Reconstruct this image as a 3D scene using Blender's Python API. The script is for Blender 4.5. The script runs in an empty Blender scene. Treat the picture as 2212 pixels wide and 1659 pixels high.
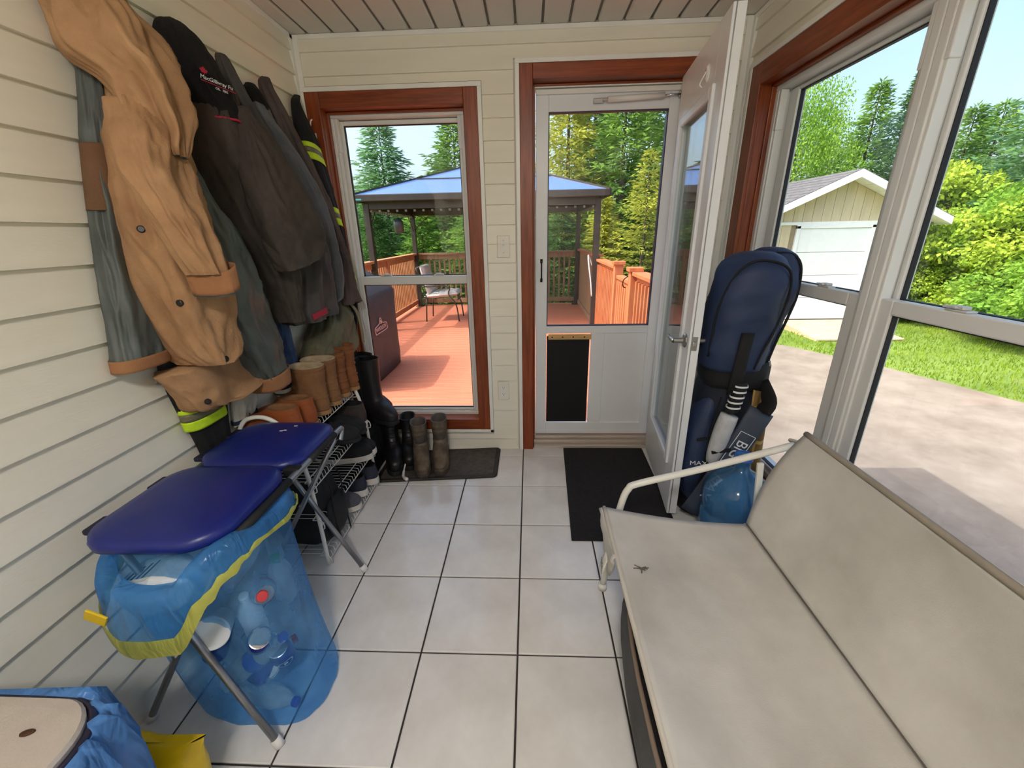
import bpy, bmesh, math, random
import numpy as np
from mathutils import Vector, Matrix, noise

random.seed(7)
RNG = np.random.default_rng(11)
sc = bpy.context.scene
COL = sc.collection
PI = math.pi

# ---------------------------------------------------------------- camera
cam_d = bpy.data.cameras.new('camera')
cam_d.sensor_fit = 'HORIZONTAL'; cam_d.sensor_width = 36.0; cam_d.lens = 14.493
cam_d.clip_start = 0.02; cam_d.clip_end = 300
cam = bpy.data.objects.new('camera', cam_d); COL.objects.link(cam)
CAM = Vector((0.7132, -2.3353, 1.3561))
yaw, pitch, roll = -0.047356, -0.351306, -0.02019
fwd = Vector((math.sin(yaw)*math.cos(pitch), math.cos(yaw)*math.cos(pitch), math.sin(pitch)))
rgt = Vector((math.cos(yaw), -math.sin(yaw), 0)); upv = rgt.cross(fwd)
r2 = rgt*math.cos(roll) + upv*math.sin(roll); u2 = -rgt*math.sin(roll) + upv*math.cos(roll)
cam.matrix_world = Matrix(((r2.x, u2.x, -fwd.x, CAM.x), (r2.y, u2.y, -fwd.y, CAM.y), (r2.z, u2.z, -fwd.z, CAM.z), (0, 0, 0, 1)))
sc.camera = cam

# ---------------------------------------------------------------- sky, sun, exposure
SUN = Vector((0.66, 0.20, -1.0)).normalized()
w = bpy.data.worlds.new('world'); sc.world = w; w.use_nodes = True
nt = w.node_tree; nt.nodes.clear()
wo = nt.nodes.new('ShaderNodeOutputWorld'); bg = nt.nodes.new('ShaderNodeBackground'); sk = nt.nodes.new('ShaderNodeTexSky')
sk.sky_type = 'NISHITA'; sk.sun_disc = False; sk.sun_elevation = math.radians(52); sk.sun_rotation = math.radians(-107)
sk.air_density = 1.0; sk.dust_density = 6.0; sk.ozone_density = 1.0
bg.inputs['Strength'].default_value = 0.36
nt.links.new(sk.outputs[0], bg.inputs['Color']); nt.links.new(bg.outputs[0], wo.inputs['Surface'])
sd = bpy.data.lights.new('sun', 'SUN'); sd.energy = 3.2; sd.angle = 0.009; sd.color = (1.0, 0.95, 0.87)
so = bpy.data.objects.new('sun', sd); COL.objects.link(so)
so.rotation_euler = SUN.to_track_quat('-Z', 'Y').to_euler(); so.location = (-6, -2, 9)
sc.view_settings.view_transform = 'Standard'; sc.view_settings.look = 'None'
sc.view_settings.gamma = 1.0; sc.view_settings.use_curve_mapping = False
sc.view_settings.exposure = 0.50
try:
    sc.cycles.max_bounces = 10; sc.cycles.diffuse_bounces = 6; sc.cycles.transparent_max_bounces = 24
    sc.cycles.use_denoising = True; sc.cycles.caustics_refractive = False; sc.cycles.caustics_reflective = False
    sc.cycles.sample_clamp_indirect = 6
except Exception:
    pass

# ---------------------------------------------------------------- helpers
def S(r, g, b):
    f = lambda c: (c/12.92 if c <= 0.04045 else ((c+0.055)/1.055)**2.4)
    return (f(r/255), f(g/255), f(b/255), 1.0)

MATS = {}
def M(name, col=None, rough=.6, metal=0., var=.08, scale=8., bump=0., bscale=60., stretch=(1, 1, 1), col2=None, spec=.5,
      coat=0., trans=0., alpha=1., ior=1.45, sheen=0., emit=None, grain=0., thin=0.):
    if name in MATS: return MATS[name]
    m = bpy.data.materials.new(name); m.use_nodes = True; t = m.node_tree; N = t.nodes; L = t.links
    b = N['Principled BSDF']
    b.inputs['Roughness'].default_value = rough; b.inputs['Metallic'].default_value = metal
    b.inputs['Specular IOR Level'].default_value = spec; b.inputs['IOR'].default_value = ior
    b.inputs['Coat Weight'].default_value = coat; b.inputs['Transmission Weight'].default_value = trans
    b.inputs['Alpha'].default_value = alpha; b.inputs['Sheen Weight'].default_value = sheen
    tc = N.new('ShaderNodeTexCoord'); mp = N.new('ShaderNodeMapping'); mp.inputs['Scale'].default_value = stretch
    L.new(tc.outputs['Object'], mp.inputs['Vector'])
    if var > 0 or col2:
        nz = N.new('ShaderNodeTexNoise'); nz.inputs['Scale'].default_value = scale; nz.inputs['Detail'].default_value = 6
        nz.inputs['Roughness'].default_value = .6
        L.new(mp.outputs[0], nz.inputs['Vector'])
        cr = N.new('ShaderNodeValToRGB')
        c2 = col2 or tuple(max(0, c*(1-2.2*var)) for c in col[:3]) + (1,)
        cr.color_ramp.elements[0].position = .32; cr.color_ramp.elements[1].position = .68
        cr.color_ramp.elements[0].color = c2
        cr.color_ramp.elements[1].color = col if col2 else tuple(min(1, c*(1+var)) for c in col[:3]) + (1,)
        L.new(nz.outputs['Fac'], cr.inputs['Fac']); src = cr.outputs['Color']
        if grain > 0:
            n2 = N.new('ShaderNodeTexNoise'); n2.inputs['Scale'].default_value = scale*7; n2.inputs['Detail'].default_value = 4
            L.new(mp.outputs[0], n2.inputs['Vector'])
            mx = N.new('ShaderNodeMixRGB'); mx.blend_type = 'MULTIPLY'; mx.inputs['Fac'].default_value = grain
            L.new(src, mx.inputs['Color1']); L.new(n2.outputs['Fac'], mx.inputs['Color2']); src = mx.outputs['Color']
        L.new(src, b.inputs['Base Color'])
    else:
        b.inputs['Base Color'].default_value = col
    if bump > 0:
        nb = N.new('ShaderNodeTexNoise'); nb.inputs['Scale'].default_value = bscale; nb.inputs['Detail'].default_value = 5
        L.new(mp.outputs[0], nb.inputs['Vector'])
        bp = N.new('ShaderNodeBump'); bp.inputs['Strength'].default_value = bump; bp.inputs['Distance'].default_value = .004
        L.new(nb.outputs['Fac'], bp.inputs['Height']); L.new(bp.outputs[0], b.inputs['Normal'])
    if emit:
        b.inputs['Emission Color'].default_value = emit[0]; b.inputs['Emission Strength'].default_value = emit[1]
    MATS[name] = m
    return m

def glass_mat(name, tint=(1, 1, 1, 1), refl=1.0):
    # thin window glass: mostly clear, fresnel reflection
    if name in MATS: return MATS[name]
    m = bpy.data.materials.new(name); m.use_nodes = True; t = m.node_tree; N = t.nodes; L = t.links
    for n in list(N): N.remove(n)
    o = N.new('ShaderNodeOutputMaterial'); tr = N.new('ShaderNodeBsdfTransparent'); gl = N.new('ShaderNodeBsdfGlossy')
    mx = N.new('ShaderNodeMixShader'); fr = N.new('ShaderNodeFresnel'); ml = N.new('ShaderNodeMath'); ml.operation = 'MULTIPLY'
    N.remove(fr); N.remove(ml)
    tr.inputs['Color'].default_value = tint; gl.inputs['Roughness'].default_value = .015
    lw = N.new('ShaderNodeLayerWeight'); lw.inputs['Blend'].default_value = .5
    pw = N.new('ShaderNodeMath'); pw.operation = 'POWER'; pw.inputs[1].default_value = 5.0
    ma = N.new('ShaderNodeMath'); ma.operation = 'MULTIPLY_ADD'; ma.inputs[1].default_value = .9*refl; ma.inputs[2].default_value = .03*refl
    L.new(lw.outputs['Facing'], pw.inputs[0]); L.new(pw.outputs[0], ma.inputs[0]); L.new(ma.outputs[0], mx.inputs['Fac']); L.new(tr.outputs[0], mx.inputs[1]); L.new(gl.outputs[0], mx.inputs[2])
    L.new(mx.outputs[0], o.inputs['Surface']); MATS[name] = m
    return m

def film_mat(name, tint, gloss=.25, trans=.55, diff=None):
    # thin plastic film: part clear, part translucent/diffuse, part glossy
    if name in MATS: return MATS[name]
    m = bpy.data.materials.new(name); m.use_nodes = True; t = m.node_tree; N = t.nodes; L = t.links
    for n in list(N): N.remove(n)
    o = N.new('ShaderNodeOutputMaterial'); tr = N.new('ShaderNodeBsdfTransparent'); pb = N.new('ShaderNodeBsdfPrincipled')
    tl = N.new('ShaderNodeBsdfTranslucent'); a1 = N.new('ShaderNodeMixShader'); a2 = N.new('ShaderNodeMixShader')
    tr.inputs['Color'].default_value = tint; dc = diff or tint
    pb.inputs['Base Color'].default_value = dc; pb.inputs['Roughness'].default_value = gloss; tl.inputs['Color'].default_value = dc
    nz = N.new('ShaderNodeTexNoise'); nz.inputs['Scale'].default_value = 9; nz.inputs['Detail'].default_value = 4
    tc = N.new('ShaderNodeTexCoord'); L.new(tc.outputs['Object'], nz.inputs['Vector'])
    mr = N.new('ShaderNodeMapRange'); mr.inputs['To Min'].default_value = max(0, trans-.16); mr.inputs['To Max'].default_value = min(1, trans+.16)
    mr.inputs['From Min'].default_value = .3; mr.inputs['From Max'].default_value = .7
    L.new(nz.outputs['Fac'], mr.inputs['Value'])
    a1.inputs['Fac'].default_value = .4
    n3 = N.new('ShaderNodeTexNoise'); n3.inputs['Scale'].default_value = 14; n3.inputs['Detail'].default_value = 3; n3.inputs['Distortion'].default_value = 1.2
    mp3 = N.new('ShaderNodeMapping'); mp3.inputs['Scale'].default_value = (1, 1, .35); L.new(tc.outputs['Object'], mp3.inputs['Vector']); L.new(mp3.outputs[0], n3.inputs['Vector'])
    bp = N.new('ShaderNodeBump'); bp.inputs['Strength'].default_value = .9; bp.inputs['Distance'].default_value = .02
    L.new(n3.outputs['Fac'], bp.inputs['Height']); L.new(bp.outputs[0], pb.inputs['Normal'])
    L.new(pb.outputs[0], a1.inputs[1]); L.new(tl.outputs[0], a1.inputs[2])
    L.new(mr.outputs[0], a2.inputs['Fac']); L.new(a1.outputs[0], a2.inputs[1]); L.new(tr.outputs[0], a2.inputs[2])
    L.new(a2.outputs[0], o.inputs['Surface']); MATS[name] = m
    return m

def leaf_mat(name, col, col2, scale=3.):
    if name in MATS: return MATS[name]
    m = bpy.data.materials.new(name); m.use_nodes = True; t = m.node_tree; N = t.nodes; L = t.links
    for n in list(N): N.remove(n)
    o = N.new('ShaderNodeOutputMaterial'); d = N.new('ShaderNodeBsdfDiffuse'); tl = N.new('ShaderNodeBsdfTranslucent'); mx = N.new('ShaderNodeMixShader')
    tc = N.new('ShaderNodeTexCoord'); nz = N.new('ShaderNodeTexNoise'); nz.inputs['Scale'].default_value = scale; nz.inputs['Detail'].default_value = 5
    L.new(tc.outputs['Object'], nz.inputs['Vector']); cr = N.new('ShaderNodeValToRGB')
    cr.color_ramp.elements[0].position = .35; cr.color_ramp.elements[1].position = .65
    cr.color_ramp.elements[0].color = col2; cr.color_ramp.elements[1].color = col
    L.new(nz.outputs['Fac'], cr.inputs['Fac']); L.new(cr.outputs[0], d.inputs['Color']); L.new(cr.outputs[0], tl.inputs['Color'])
    mx.inputs['Fac'].default_value = .4; L.new(d.outputs[0], mx.inputs[1]); L.new(tl.outputs[0], mx.inputs[2]); L.new(mx.outputs[0], o.inputs['Surface'])
    MATS[name] = m
    return m

class MB:
    """collects shapes; build() links them as one mesh object"""
    def __init__(s): s.v = []; s.f = []
    def add(s, vs, fs):
        o = len(s.v); s.v += [tuple(p) for p in vs]; s.f += [tuple(i+o for i in f) for f in fs]; return s
    def box(s, x0, x1, y0, y1, z0, z1):
        return s.add([(x0, y0, z0), (x1, y0, z0), (x1, y1, z0), (x0, y1, z0), (x0, y0, z1), (x1, y0, z1), (x1, y1, z1), (x0, y1, z1)],
                     [(0, 3, 2, 1), (4, 5, 6, 7), (0, 1, 5, 4), (1, 2, 6, 5), (2, 3, 7, 6), (3, 0, 4, 7)])
    def obox(s, c, size, R=None):
        h = [x/2 for x in size]; R = R or Matrix.Identity(3)
        c = Vector(c)
        vs = [c + R @ Vector((a*h[0], b*h[1], d*h[2])) for d in (-1, 1) for a, b in ((-1, -1), (1, -1), (1, 1), (-1, 1))]
        return s.add(vs, [(0, 3, 2, 1), (4, 5, 6, 7), (0, 1, 5, 4), (1, 2, 6, 5), (2, 3, 7, 6), (3, 0, 4, 7)])
    def bar(s, a, b, wd, th, up=(0, 0, 1)):
        a = Vector(a); b = Vector(b); d = (b-a); L = d.length; d.normalize(); u = Vector(up); sd_ = d.cross(u)
        if sd_.length < 1e-4: sd_ = d.cross(Vector((0, 1, 0)))
        sd_.normalize(); u = sd_.cross(d)
        R = Matrix((d, sd_, u)).transposed()
        return s.obox((a+b)/2, (L, wd, th), R)
    def rings(s, rs, cap0=True, cap1=True, closed=True):
        n = len(rs[0]); vs = [p for r in rs for p in r]; fs = []
        for i in range(len(rs)-1):
            for j in range(n if closed else n-1):
                k = (j+1) % n
                fs.append((i*n+j, i*n+k, (i+1)*n+k, (i+1)*n+j))
        if cap0: fs.append(tuple(reversed(range(n))))
        if cap1: fs.append(tuple(range((len(rs)-1)*n, len(rs)*n)))
        return s.add(vs, fs)
    def tube(s, pts, r, n=8, cap=True, flat=1.0):
        pts = [Vector(p) for p in pts]; k = len(pts); rr = r if isinstance(r, (list, tuple)) else [r]*k
        rs = []; prev = None
        for i, p in enumerate(pts):
            d = (pts[min(i+1, k-1)] - pts[max(i-1, 0)]).normalized()
            if prev is None:
                a = d.cross(Vector((0, 0, 1)))
                if a.length < 1e-3: a = d.cross(Vector((0, 1, 0)))
            else:
                a = prev - d*prev.dot(d)
            a.normalize(); b = d.cross(a); prev = a
            rs.append([p + a*(rr[i]*math.cos(2*PI*j/n)) + b*(rr[i]*flat*math.sin(2*PI*j/n)) for j in range(n)])
        return s.rings(rs, cap, cap)
    def lathe(s, prof, n=24, c=(0, 0, 0), cap0=True, cap1=True):
        rs = [[(c[0]+r*math.cos(2*PI*j/n), c[1]+r*math.sin(2*PI*j/n), c[2]+z) for j in range(n)] for r, z in prof]
        return s.rings(rs, cap0, cap1)
    def prism(s, poly, axis, a, b):
        def P(u, v, t): return (t, u, v) if axis == 0 else (u, t, v) if axis == 1 else (u, v, t)
        n = len(poly); vs = [P(u, v, a) for u, v in poly] + [P(u, v, b) for u, v in poly]
        return s.add(vs, [tuple(range(n)), tuple(range(2*n-1, n-1, -1))] + [(i, i+n, (i+1) % n+n, (i+1) % n) for i in range(n)])
    def grid(s, g):
        nu = len(g); nv = len(g[0])
        return s.add([p for r in g for p in r], [(i*nv+j, (i+1)*nv+j, (i+1)*nv+j+1, i*nv+j+1) for i in range(nu-1) for j in range(nv-1)])
    def mesh(s, name):
        me = bpy.data.meshes.new(name); me.from_pydata(s.v, [], s.f)
        bm = bmesh.new(); bm.from_mesh(me); bmesh.ops.recalc_face_normals(bm, faces=bm.faces); bm.to_mesh(me); bm.free()
        return me
    def build(s, name, mat, parent=None, smooth=False, bevel=0., bseg=2, thick=0., sub=0, local=False):
        off = Vector((0, 0, 0))
        if parent is not None:
            if not local: off = world_loc(parent)
        else:
            if not local:
                a = np.array([tuple(p) for p in s.v]); lo = a.min(0); hi = a.max(0)
                off = Vector(((lo[0]+hi[0])/2, (lo[1]+hi[1])/2, lo[2]))
        s.v = [(p[0]-off.x, p[1]-off.y, p[2]-off.z) for p in s.v]
        me = s.mesh(name)
        o = bpy.data.objects.new(name, me); COL.objects.link(o)
        me.materials.append(mat)
        if parent is not None: o.parent = parent
        else: o.location = off
        finish(o, smooth, bevel, bseg, thick, sub)
        return o

def finish(o, smooth=False, bevel=0., bseg=2, thick=0., sub=0):
    if smooth:
        o.data.polygons.foreach_set('use_smooth', [True]*len(o.data.polygons))
    if thick:
        md = o.modifiers.new('solid', 'SOLIDIFY'); md.thickness = thick; md.offset = 0
    if bevel:
        md = o.modifiers.new('bevel', 'BEVEL'); md.width = bevel; md.segments = bseg; md.limit_method = 'ANGLE'; md.angle_limit = .6
        if not smooth: o.data.polygons.foreach_set('use_smooth', [False]*len(o.data.polygons))
    if sub:
        md = o.modifiers.new('sub', 'SUBSURF'); md.levels = sub; md.render_levels = sub

def world_loc(o):
    v = Vector(o.location)
    while o.parent: o = o.parent; v += Vector(o.location)
    return v
def tag(o, label=None, cat=None, group=None, kind=None):
    if label: o['label'] = label
    if cat: o['category'] = cat
    if group: o['group'] = group
    if kind: o['kind'] = kind
    return o
def thing(name, label, cat, loc, group=None, rz=0.):
    o = bpy.data.objects.new(name, None); COL.objects.link(o); o.location = loc; o.rotation_euler = (0, 0, rz); o.empty_display_size = .1
    return tag(o, label, cat, group)
def setting(name, loc=(0, 0, 0)):
    o = bpy.data.objects.new(name, None); COL.objects.link(o); o.location = loc
    o['kind'] = 'structure'
    return o
def struct(o): o['kind'] = 'structure'; return o
def inst(src, name, parent=None, loc=(0, 0, 0), rot=(0, 0, 0), scale=(1, 1, 1)):
    o = bpy.data.objects.new(name, src.data); COL.objects.link(o)
    if parent is not None: o.parent = parent
    o.location = loc; o.rotation_euler = rot; o.scale = scale
    for md in src.modifiers:
        n = o.modifiers.new(md.name, md.type)
        for a in ('width', 'segments', 'limit_method', 'angle_limit', 'thickness', 'offset', 'levels', 'render_levels'):
            if hasattr(md, a) and hasattr(n, a): setattr(n, a, getattr(md, a))
    return o
def copy_tree(o, parent=None, loc=None, rot=None, scale=None, label=None):
    c = o.copy(); COL.objects.link(c); c.parent = parent
    if loc is not None: c.location = loc
    if rot is not None: c.rotation_euler = rot
    if scale is not None: c.scale = scale
    if label: c['label'] = label
    for ch in list(o.children): copy_tree(ch, c)
    return c
def lerp(a, b, t): return a + (b-a)*t
def bez(pts, n):
    """smooth catmull-rom through pts"""
    P = [Vector(p) for p in pts]; P = [P[0]*2-P[1]] + P + [P[-1]*2-P[-2]]; out = []
    m = len(P)-3
    for i in range(n):
        t = i/(n-1)*m; k = min(int(t), m-1); u = t-k
        a, b, c, d = P[k:k+4]
        out.append(0.5*((2*b)+(c-a)*u+(2*a-5*b+4*c-d)*u*u+(3*b-a-3*c+d)*u**3))
    return out
def text_part(name, body, size, mat, parent, loc, rot, shear=0., extr=.0006, align='CENTER', sx=1.):
    cu = bpy.data.curves.new(name, 'FONT'); cu.body = body; cu.size = size; cu.extrude = extr; cu.align_x = align; cu.align_y = 'CENTER'; cu.shear = shear
    o = bpy.data.objects.new(name, cu); COL.objects.link(o); cu.materials.append(mat)
    bpy.context.view_layer.update()
    dg = bpy.context.evaluated_depsgraph_get(); me = bpy.data.meshes.new_from_object(o.evaluated_get(dg))
    me.name = name; bpy.data.objects.remove(o)
    o = bpy.data.objects.new(name, me); COL.objects.link(o)
    if not me.materials: me.materials.append(mat)
    o.parent = parent
    R = rot if isinstance(rot, Matrix) else None
    p = Vector(loc) - world_loc(parent) if parent else Vector(loc)
    if R is not None:
        o.matrix_local = Matrix.Translation(p) @ R.to_4x4() @ Matrix.Diagonal((sx, 1, 1, 1))
    else:
        o.location = p; o.rotation_euler = rot; o.scale = (sx, 1, 1)
    return o

# ---------------------------------------------------------------- materials of the room
m_siding = M('siding_vinyl', S(231, 226, 211), .42, var=.015, scale=3, bump=.12, bscale=40, stretch=(1, 1, 9))
m_sidl = M('siding_vinyl_left', S(231, 226, 211), .42, var=.015, scale=3, bump=.12, bscale=40, stretch=(1, 1, 9))
m_trim = M('white_vinyl', S(232, 231, 226), .35, var=.02, scale=5)
m_door = M('white_door_paint', S(226, 228, 231), .32, var=.02, scale=3)
m_ceil = M('ceiling_vinyl', S(214, 209, 202), .4, var=.02, scale=4)
m_tile = M('floor_tile', S(233, 231, 228), .15, var=.05, scale=4.5, col2=S(214, 210, 205), bump=.03, bscale=6, spec=.5)
m_grout = M('grout', S(58, 52, 50), .9, var=.1, scale=30)
def wood(name, st):
    return M(name, S(158, 76, 34), .38, scale=5, col2=S(112, 46, 18), stretch=st, grain=.25, bump=.08, bscale=30)
m_wz = wood('stained_wood_upright', (14, 14, .9)); m_wx = wood('stained_wood_cross', (.9, 14, 14)); m_wy = wood('stained_wood_side', (14, .9, 14))
m_pane = glass_mat('window_pane', (.93, .96, .96, 1), .9)
m_black = M('black_rubber', S(20, 20, 22), .7, var=.1, scale=20)
m_metal = M('brushed_metal', S(170, 170, 168), .3, 1.0, var=.05, scale=20)
m_chrome = M('chrome', S(200, 200, 202), .15, 1.0, var=0)
m_bronze = M('dark_bronze', S(38, 33, 30), .4, .6, var=.1)

# ---------------------------------------------------------------- room dimensions
XL, XR, YF, YB, ZC = -0.461, 1.775, 0.112, -3.62, 2.288
E = .1016; Z0 = .080
ADDED_LAMP = 96.0  # emission strength of the added ceiling lamp

# floor and tiles
fl = struct(MB().box(XL-.15, XR+.15, YB-.1, YF+.14, -.14, -.002).build('floor', m_grout))
T = .333
def tile_mesh(dx, dy):
    b = .003; h = .0035
    m = MB(); g = .0032
    x0, x1, y0, y1 = -dx/2+g, dx/2-g, -dy/2+g, dy/2-g
    m.rings([[(x0, y0, -.004), (x1, y0, -.004), (x1, y1, -.004), (x0, y1, -.004)],
             [(x0, y0, h-.0018), (x1, y0, h-.0018), (x1, y1, h-.0018), (x0, y1, h-.0018)],
             [(x0+b, y0+b, h), (x1-b, y0+b, h), (x1-b, y1-b, h), (x0+b, y1-b, h)]], False, True)
    return m
tcache = {}
xs = sorted(set([XL] + [T*k for k in range(-1, 6) if XL+.02 < T*k < XR-.02] + [XR]))
ys = sorted(set([YB] + [T*k for k in range(-10, 1) if YB+.02 < T*k < YF] + [YF+.02]))
for i in range(len(xs)-1):
    for j in range(len(ys)-1):
        dx = round(xs[i+1]-xs[i], 4); dy = round(ys[j+1]-ys[j], 4)
        cx = (xs[i]+xs[i+1])/2; cy = (ys[j]+ys[j+1])/2
        off = world_loc(fl)
        if (dx, dy) not in tcache:
            o = tile_mesh(dx, dy).build('floor_tile', m_tile, fl, local=True); tcache[(dx, dy)] = o
            o.location = (cx-off.x, cy-off.y, -off.z)
        else:
            inst(tcache[(dx, dy)], 'floor_tile', fl, (cx-off.x, cy-off.y, -off.z))

# siding boards ------------------------------------------------
def board_profile(za, zb, zr):
    d = lambda z: .0160 - .0140*min(1, max(0, (z-zr)/E))
    return [(-.002, za), (d(za), za), (d(za)-.0004, min(za+.004, zb)), (d(zb), zb), (-.002, zb)]
def siding(wall, axis, plane, out, lo, hi, holes, zlo, zhi, mat=None):
    """axis 0: wall runs along x at y=plane; axis 1: runs along y at x=plane; out = +-1 into the room"""
    mat = mat or m_siding
    cache = {}; off = world_loc(wall)
    k0 = int(math.floor((zlo-Z0)/E)); k = k0
    while Z0+k*E < zhi-.004:
        zr = Z0+k*E; za = max(zr, zlo); zb = min(zr+E+.003, zhi)
        zsplit = sorted(set([za, zb] + [z for h in holes for z in (h[2], h[3]) if za+.006 < z < zb-.006]))
        for a, b in zip(zsplit[:-1], zsplit[1:]):
            mid = (a+b)/2; segs = [(lo, hi)]
            for h in holes:
                if h[2] < mid < h[3]:
                    ns = []
                    for s0, s1 in segs:
                        if h[1] <= s0 or h[0] >= s1: ns.append((s0, s1)); continue
                        if h[0] > s0+.004: ns.append((s0, h[0]))
                        if h[1] < s1-.004: ns.append((h[1], s1))
                    segs = ns
            for s0, s1 in segs:
                key = (round(s1-s0, 3), round(a-zr, 3), round(b-zr, 3))
                L = s1-s0; c = (s0+s1)/2
                if key not in cache:
                    pr = board_profile(a-zr, b-zr, 0); m = MB()
                    poly = [(out*d, z) for d, z in pr]
                    if axis == 0: m.prism([(d, z) for d, z in poly], 0, -L/2, L/2)
                    else: m.prism([(d, z) for d, z in poly], 1, -L/2, L/2)
                    o = m.build('siding_board', mat, wall, local=True); cache[key] = o
                else: o = inst(cache[key], 'siding_board', wall)
                o.location = (Vector((c, plane, zr)) if axis == 0 else Vector((plane, c, zr))) - off
        k += 1

# wall cores (with openings)
m_core = M('wall_core', S(205, 200, 190), .8, var=.02)
def wall_core(name, boxes):
    m = MB()
    for b in boxes: m.box(*b)
    return struct(m.build(name, m_core))
W1 = (-.375, .385, .20, 1.985)      # far window rough opening x0 x1 z0 z1
D1 = (.712, 1.578, 0, 2.09)
yo = YF+.16
wf = wall_core('wall_far', [(XL-.15, W1[0], YF, yo, -.2, ZC+.1), (W1[0], W1[1], YF, yo, -.2, W1[2]), (W1[0], W1[1], YF, yo, W1[3], ZC+.1),
                            (W1[1], D1[0], YF, yo, -.2, ZC+.1), (D1[0], D1[1], YF, yo, D1[3], ZC+.1), (D1[0], D1[1], YF+.002, yo, -.2, -.004), (D1[1], XR+.16, YF, yo, -.2, ZC+.1)])
wl = wall_core('wall_left', [(XL-.16, XL, YB-.1, YF, -.2, ZC+.1)])
W2 = (-1.765, -.055, .20, 1.99)     # right windows y0 y1 z0 z1
W3 = (-3.52, -1.94, .20, 1.99)  # opening for the added window pair behind the camera
xo = XR+.16
wr = wall_core('wall_right', [(XR, xo, W2[1], YF, -.2, ZC+.1), (XR, xo, W2[0], W2[1], -.2, W2[2]), (XR, xo, W2[0], W2[1], W2[3], ZC+.1),
                              (XR, xo, W3[1], W2[0], -.2, ZC+.1), (XR, xo, W3[0], W3[1], -.2, W3[2]), (XR, xo, W3[0], W3[1], W3[3], ZC+.1), (XR, xo, YB-.1, W3[0], -.2, ZC+.1)])
wb = wall_core('wall_back', [(XL-.16, xo, YB-.15, YB, -.2, ZC+.1)])
siding(wl, 1, XL, 1, YB, YF, [], .0, ZC, m_sidl)
siding(wf, 0, YF, -1, XL+.02, XR-.02, [(-.455, .475, .112, 2.072), (.634, 1.655, -.01, 2.157)], .0, ZC)
siding(wr, 1, XR, -1, YB, YF-.02, [(-1.845, .05, .115, 2.085), (-3.60, -1.87, .115, 2.085)], .0, ZC)
siding(wb, 0, YB, 1, XL+.02, XR-.02, [], .0, ZC)

# corner posts and ceiling
def trim(name, mat, *boxes, bevel=.002):
    m = MB()
    for b in boxes: m.box(*b)
    return struct(m.build(name, mat, bevel=bevel))
trim('trim_1', m_trim, (XL+.012, XL+.040, YF-.017, YF, .0, ZC-.004), (XL, XL+.016, YF-.042, YF-.012, .0, ZC-.004))
trim('trim_2', m_trim, (XR-.045, XR-.014, YF-.020, YF, .0, ZC-.004), (XR-.018, XR, YF-.045, YF-.012, .0, ZC-.004))
trim('trim_3', m_trim, (XL+.012, XR, YF-.014, YF, ZC-.022, ZC-.002))
trim('trim_4', m_trim, (XL, XL+.016, YB, YF, ZC-.024, ZC-.002))
trim('trim_5', m_trim, (XR-.016, XR, YB, YF, ZC-.024, ZC-.002))
ce = struct(MB().box(XL-.1, XR+.1, YB-.1, YF+.1, ZC+.010, ZC+.11).build('ceiling', M('ceiling_groove', S(120, 116, 110), .7, var=0)))
CP = .1277; x = -.372-CP
co = world_loc(ce); first = None
while x < XR:
    a = max(x+.006, XL); b = min(x+CP-.006, XR)
    if b-a > .02:
        if b-a > CP-.013 and first: o = inst(first, 'ceiling_board', ce)
        else:
            L = (b-a)/2
            o = MB().prism([(-L, .012), (-L, .004), (-L+.007, -.001), (L-.007, -.001), (L, .004), (L, .012)], 1, YB, YF-.001).build('ceiling_board', m_ceil, ce, local=True)
            if b-a > CP-.013: first = o
        o.location = Vector(((a+b)/2, 0, ZC)) - co
    x += CP

# roof over the porch (casts the house shadow outside)
m_soffit = M('soffit', S(220, 218, 212), .6, var=.02)
struct(MB().box(XL-.55, XR+.50, YB-.6, YF+.55, ZC+.12, ZC+.30).build('roof_slab', m_soffit))
m_extsid = M('exterior_siding', S(214, 205, 186), .6, var=.03)
struct(MB().box(XL-.17, XL-.16, YB-.1, YF+.17, -.8, ZC+.12).box(XL-.17, XR+.17, YF+.161, YF+.17, -.8, -.2).box(XR+.161, XR+.17, YB, YF+.17, -.8, -.2).build('wall_outside', m_extsid))

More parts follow.
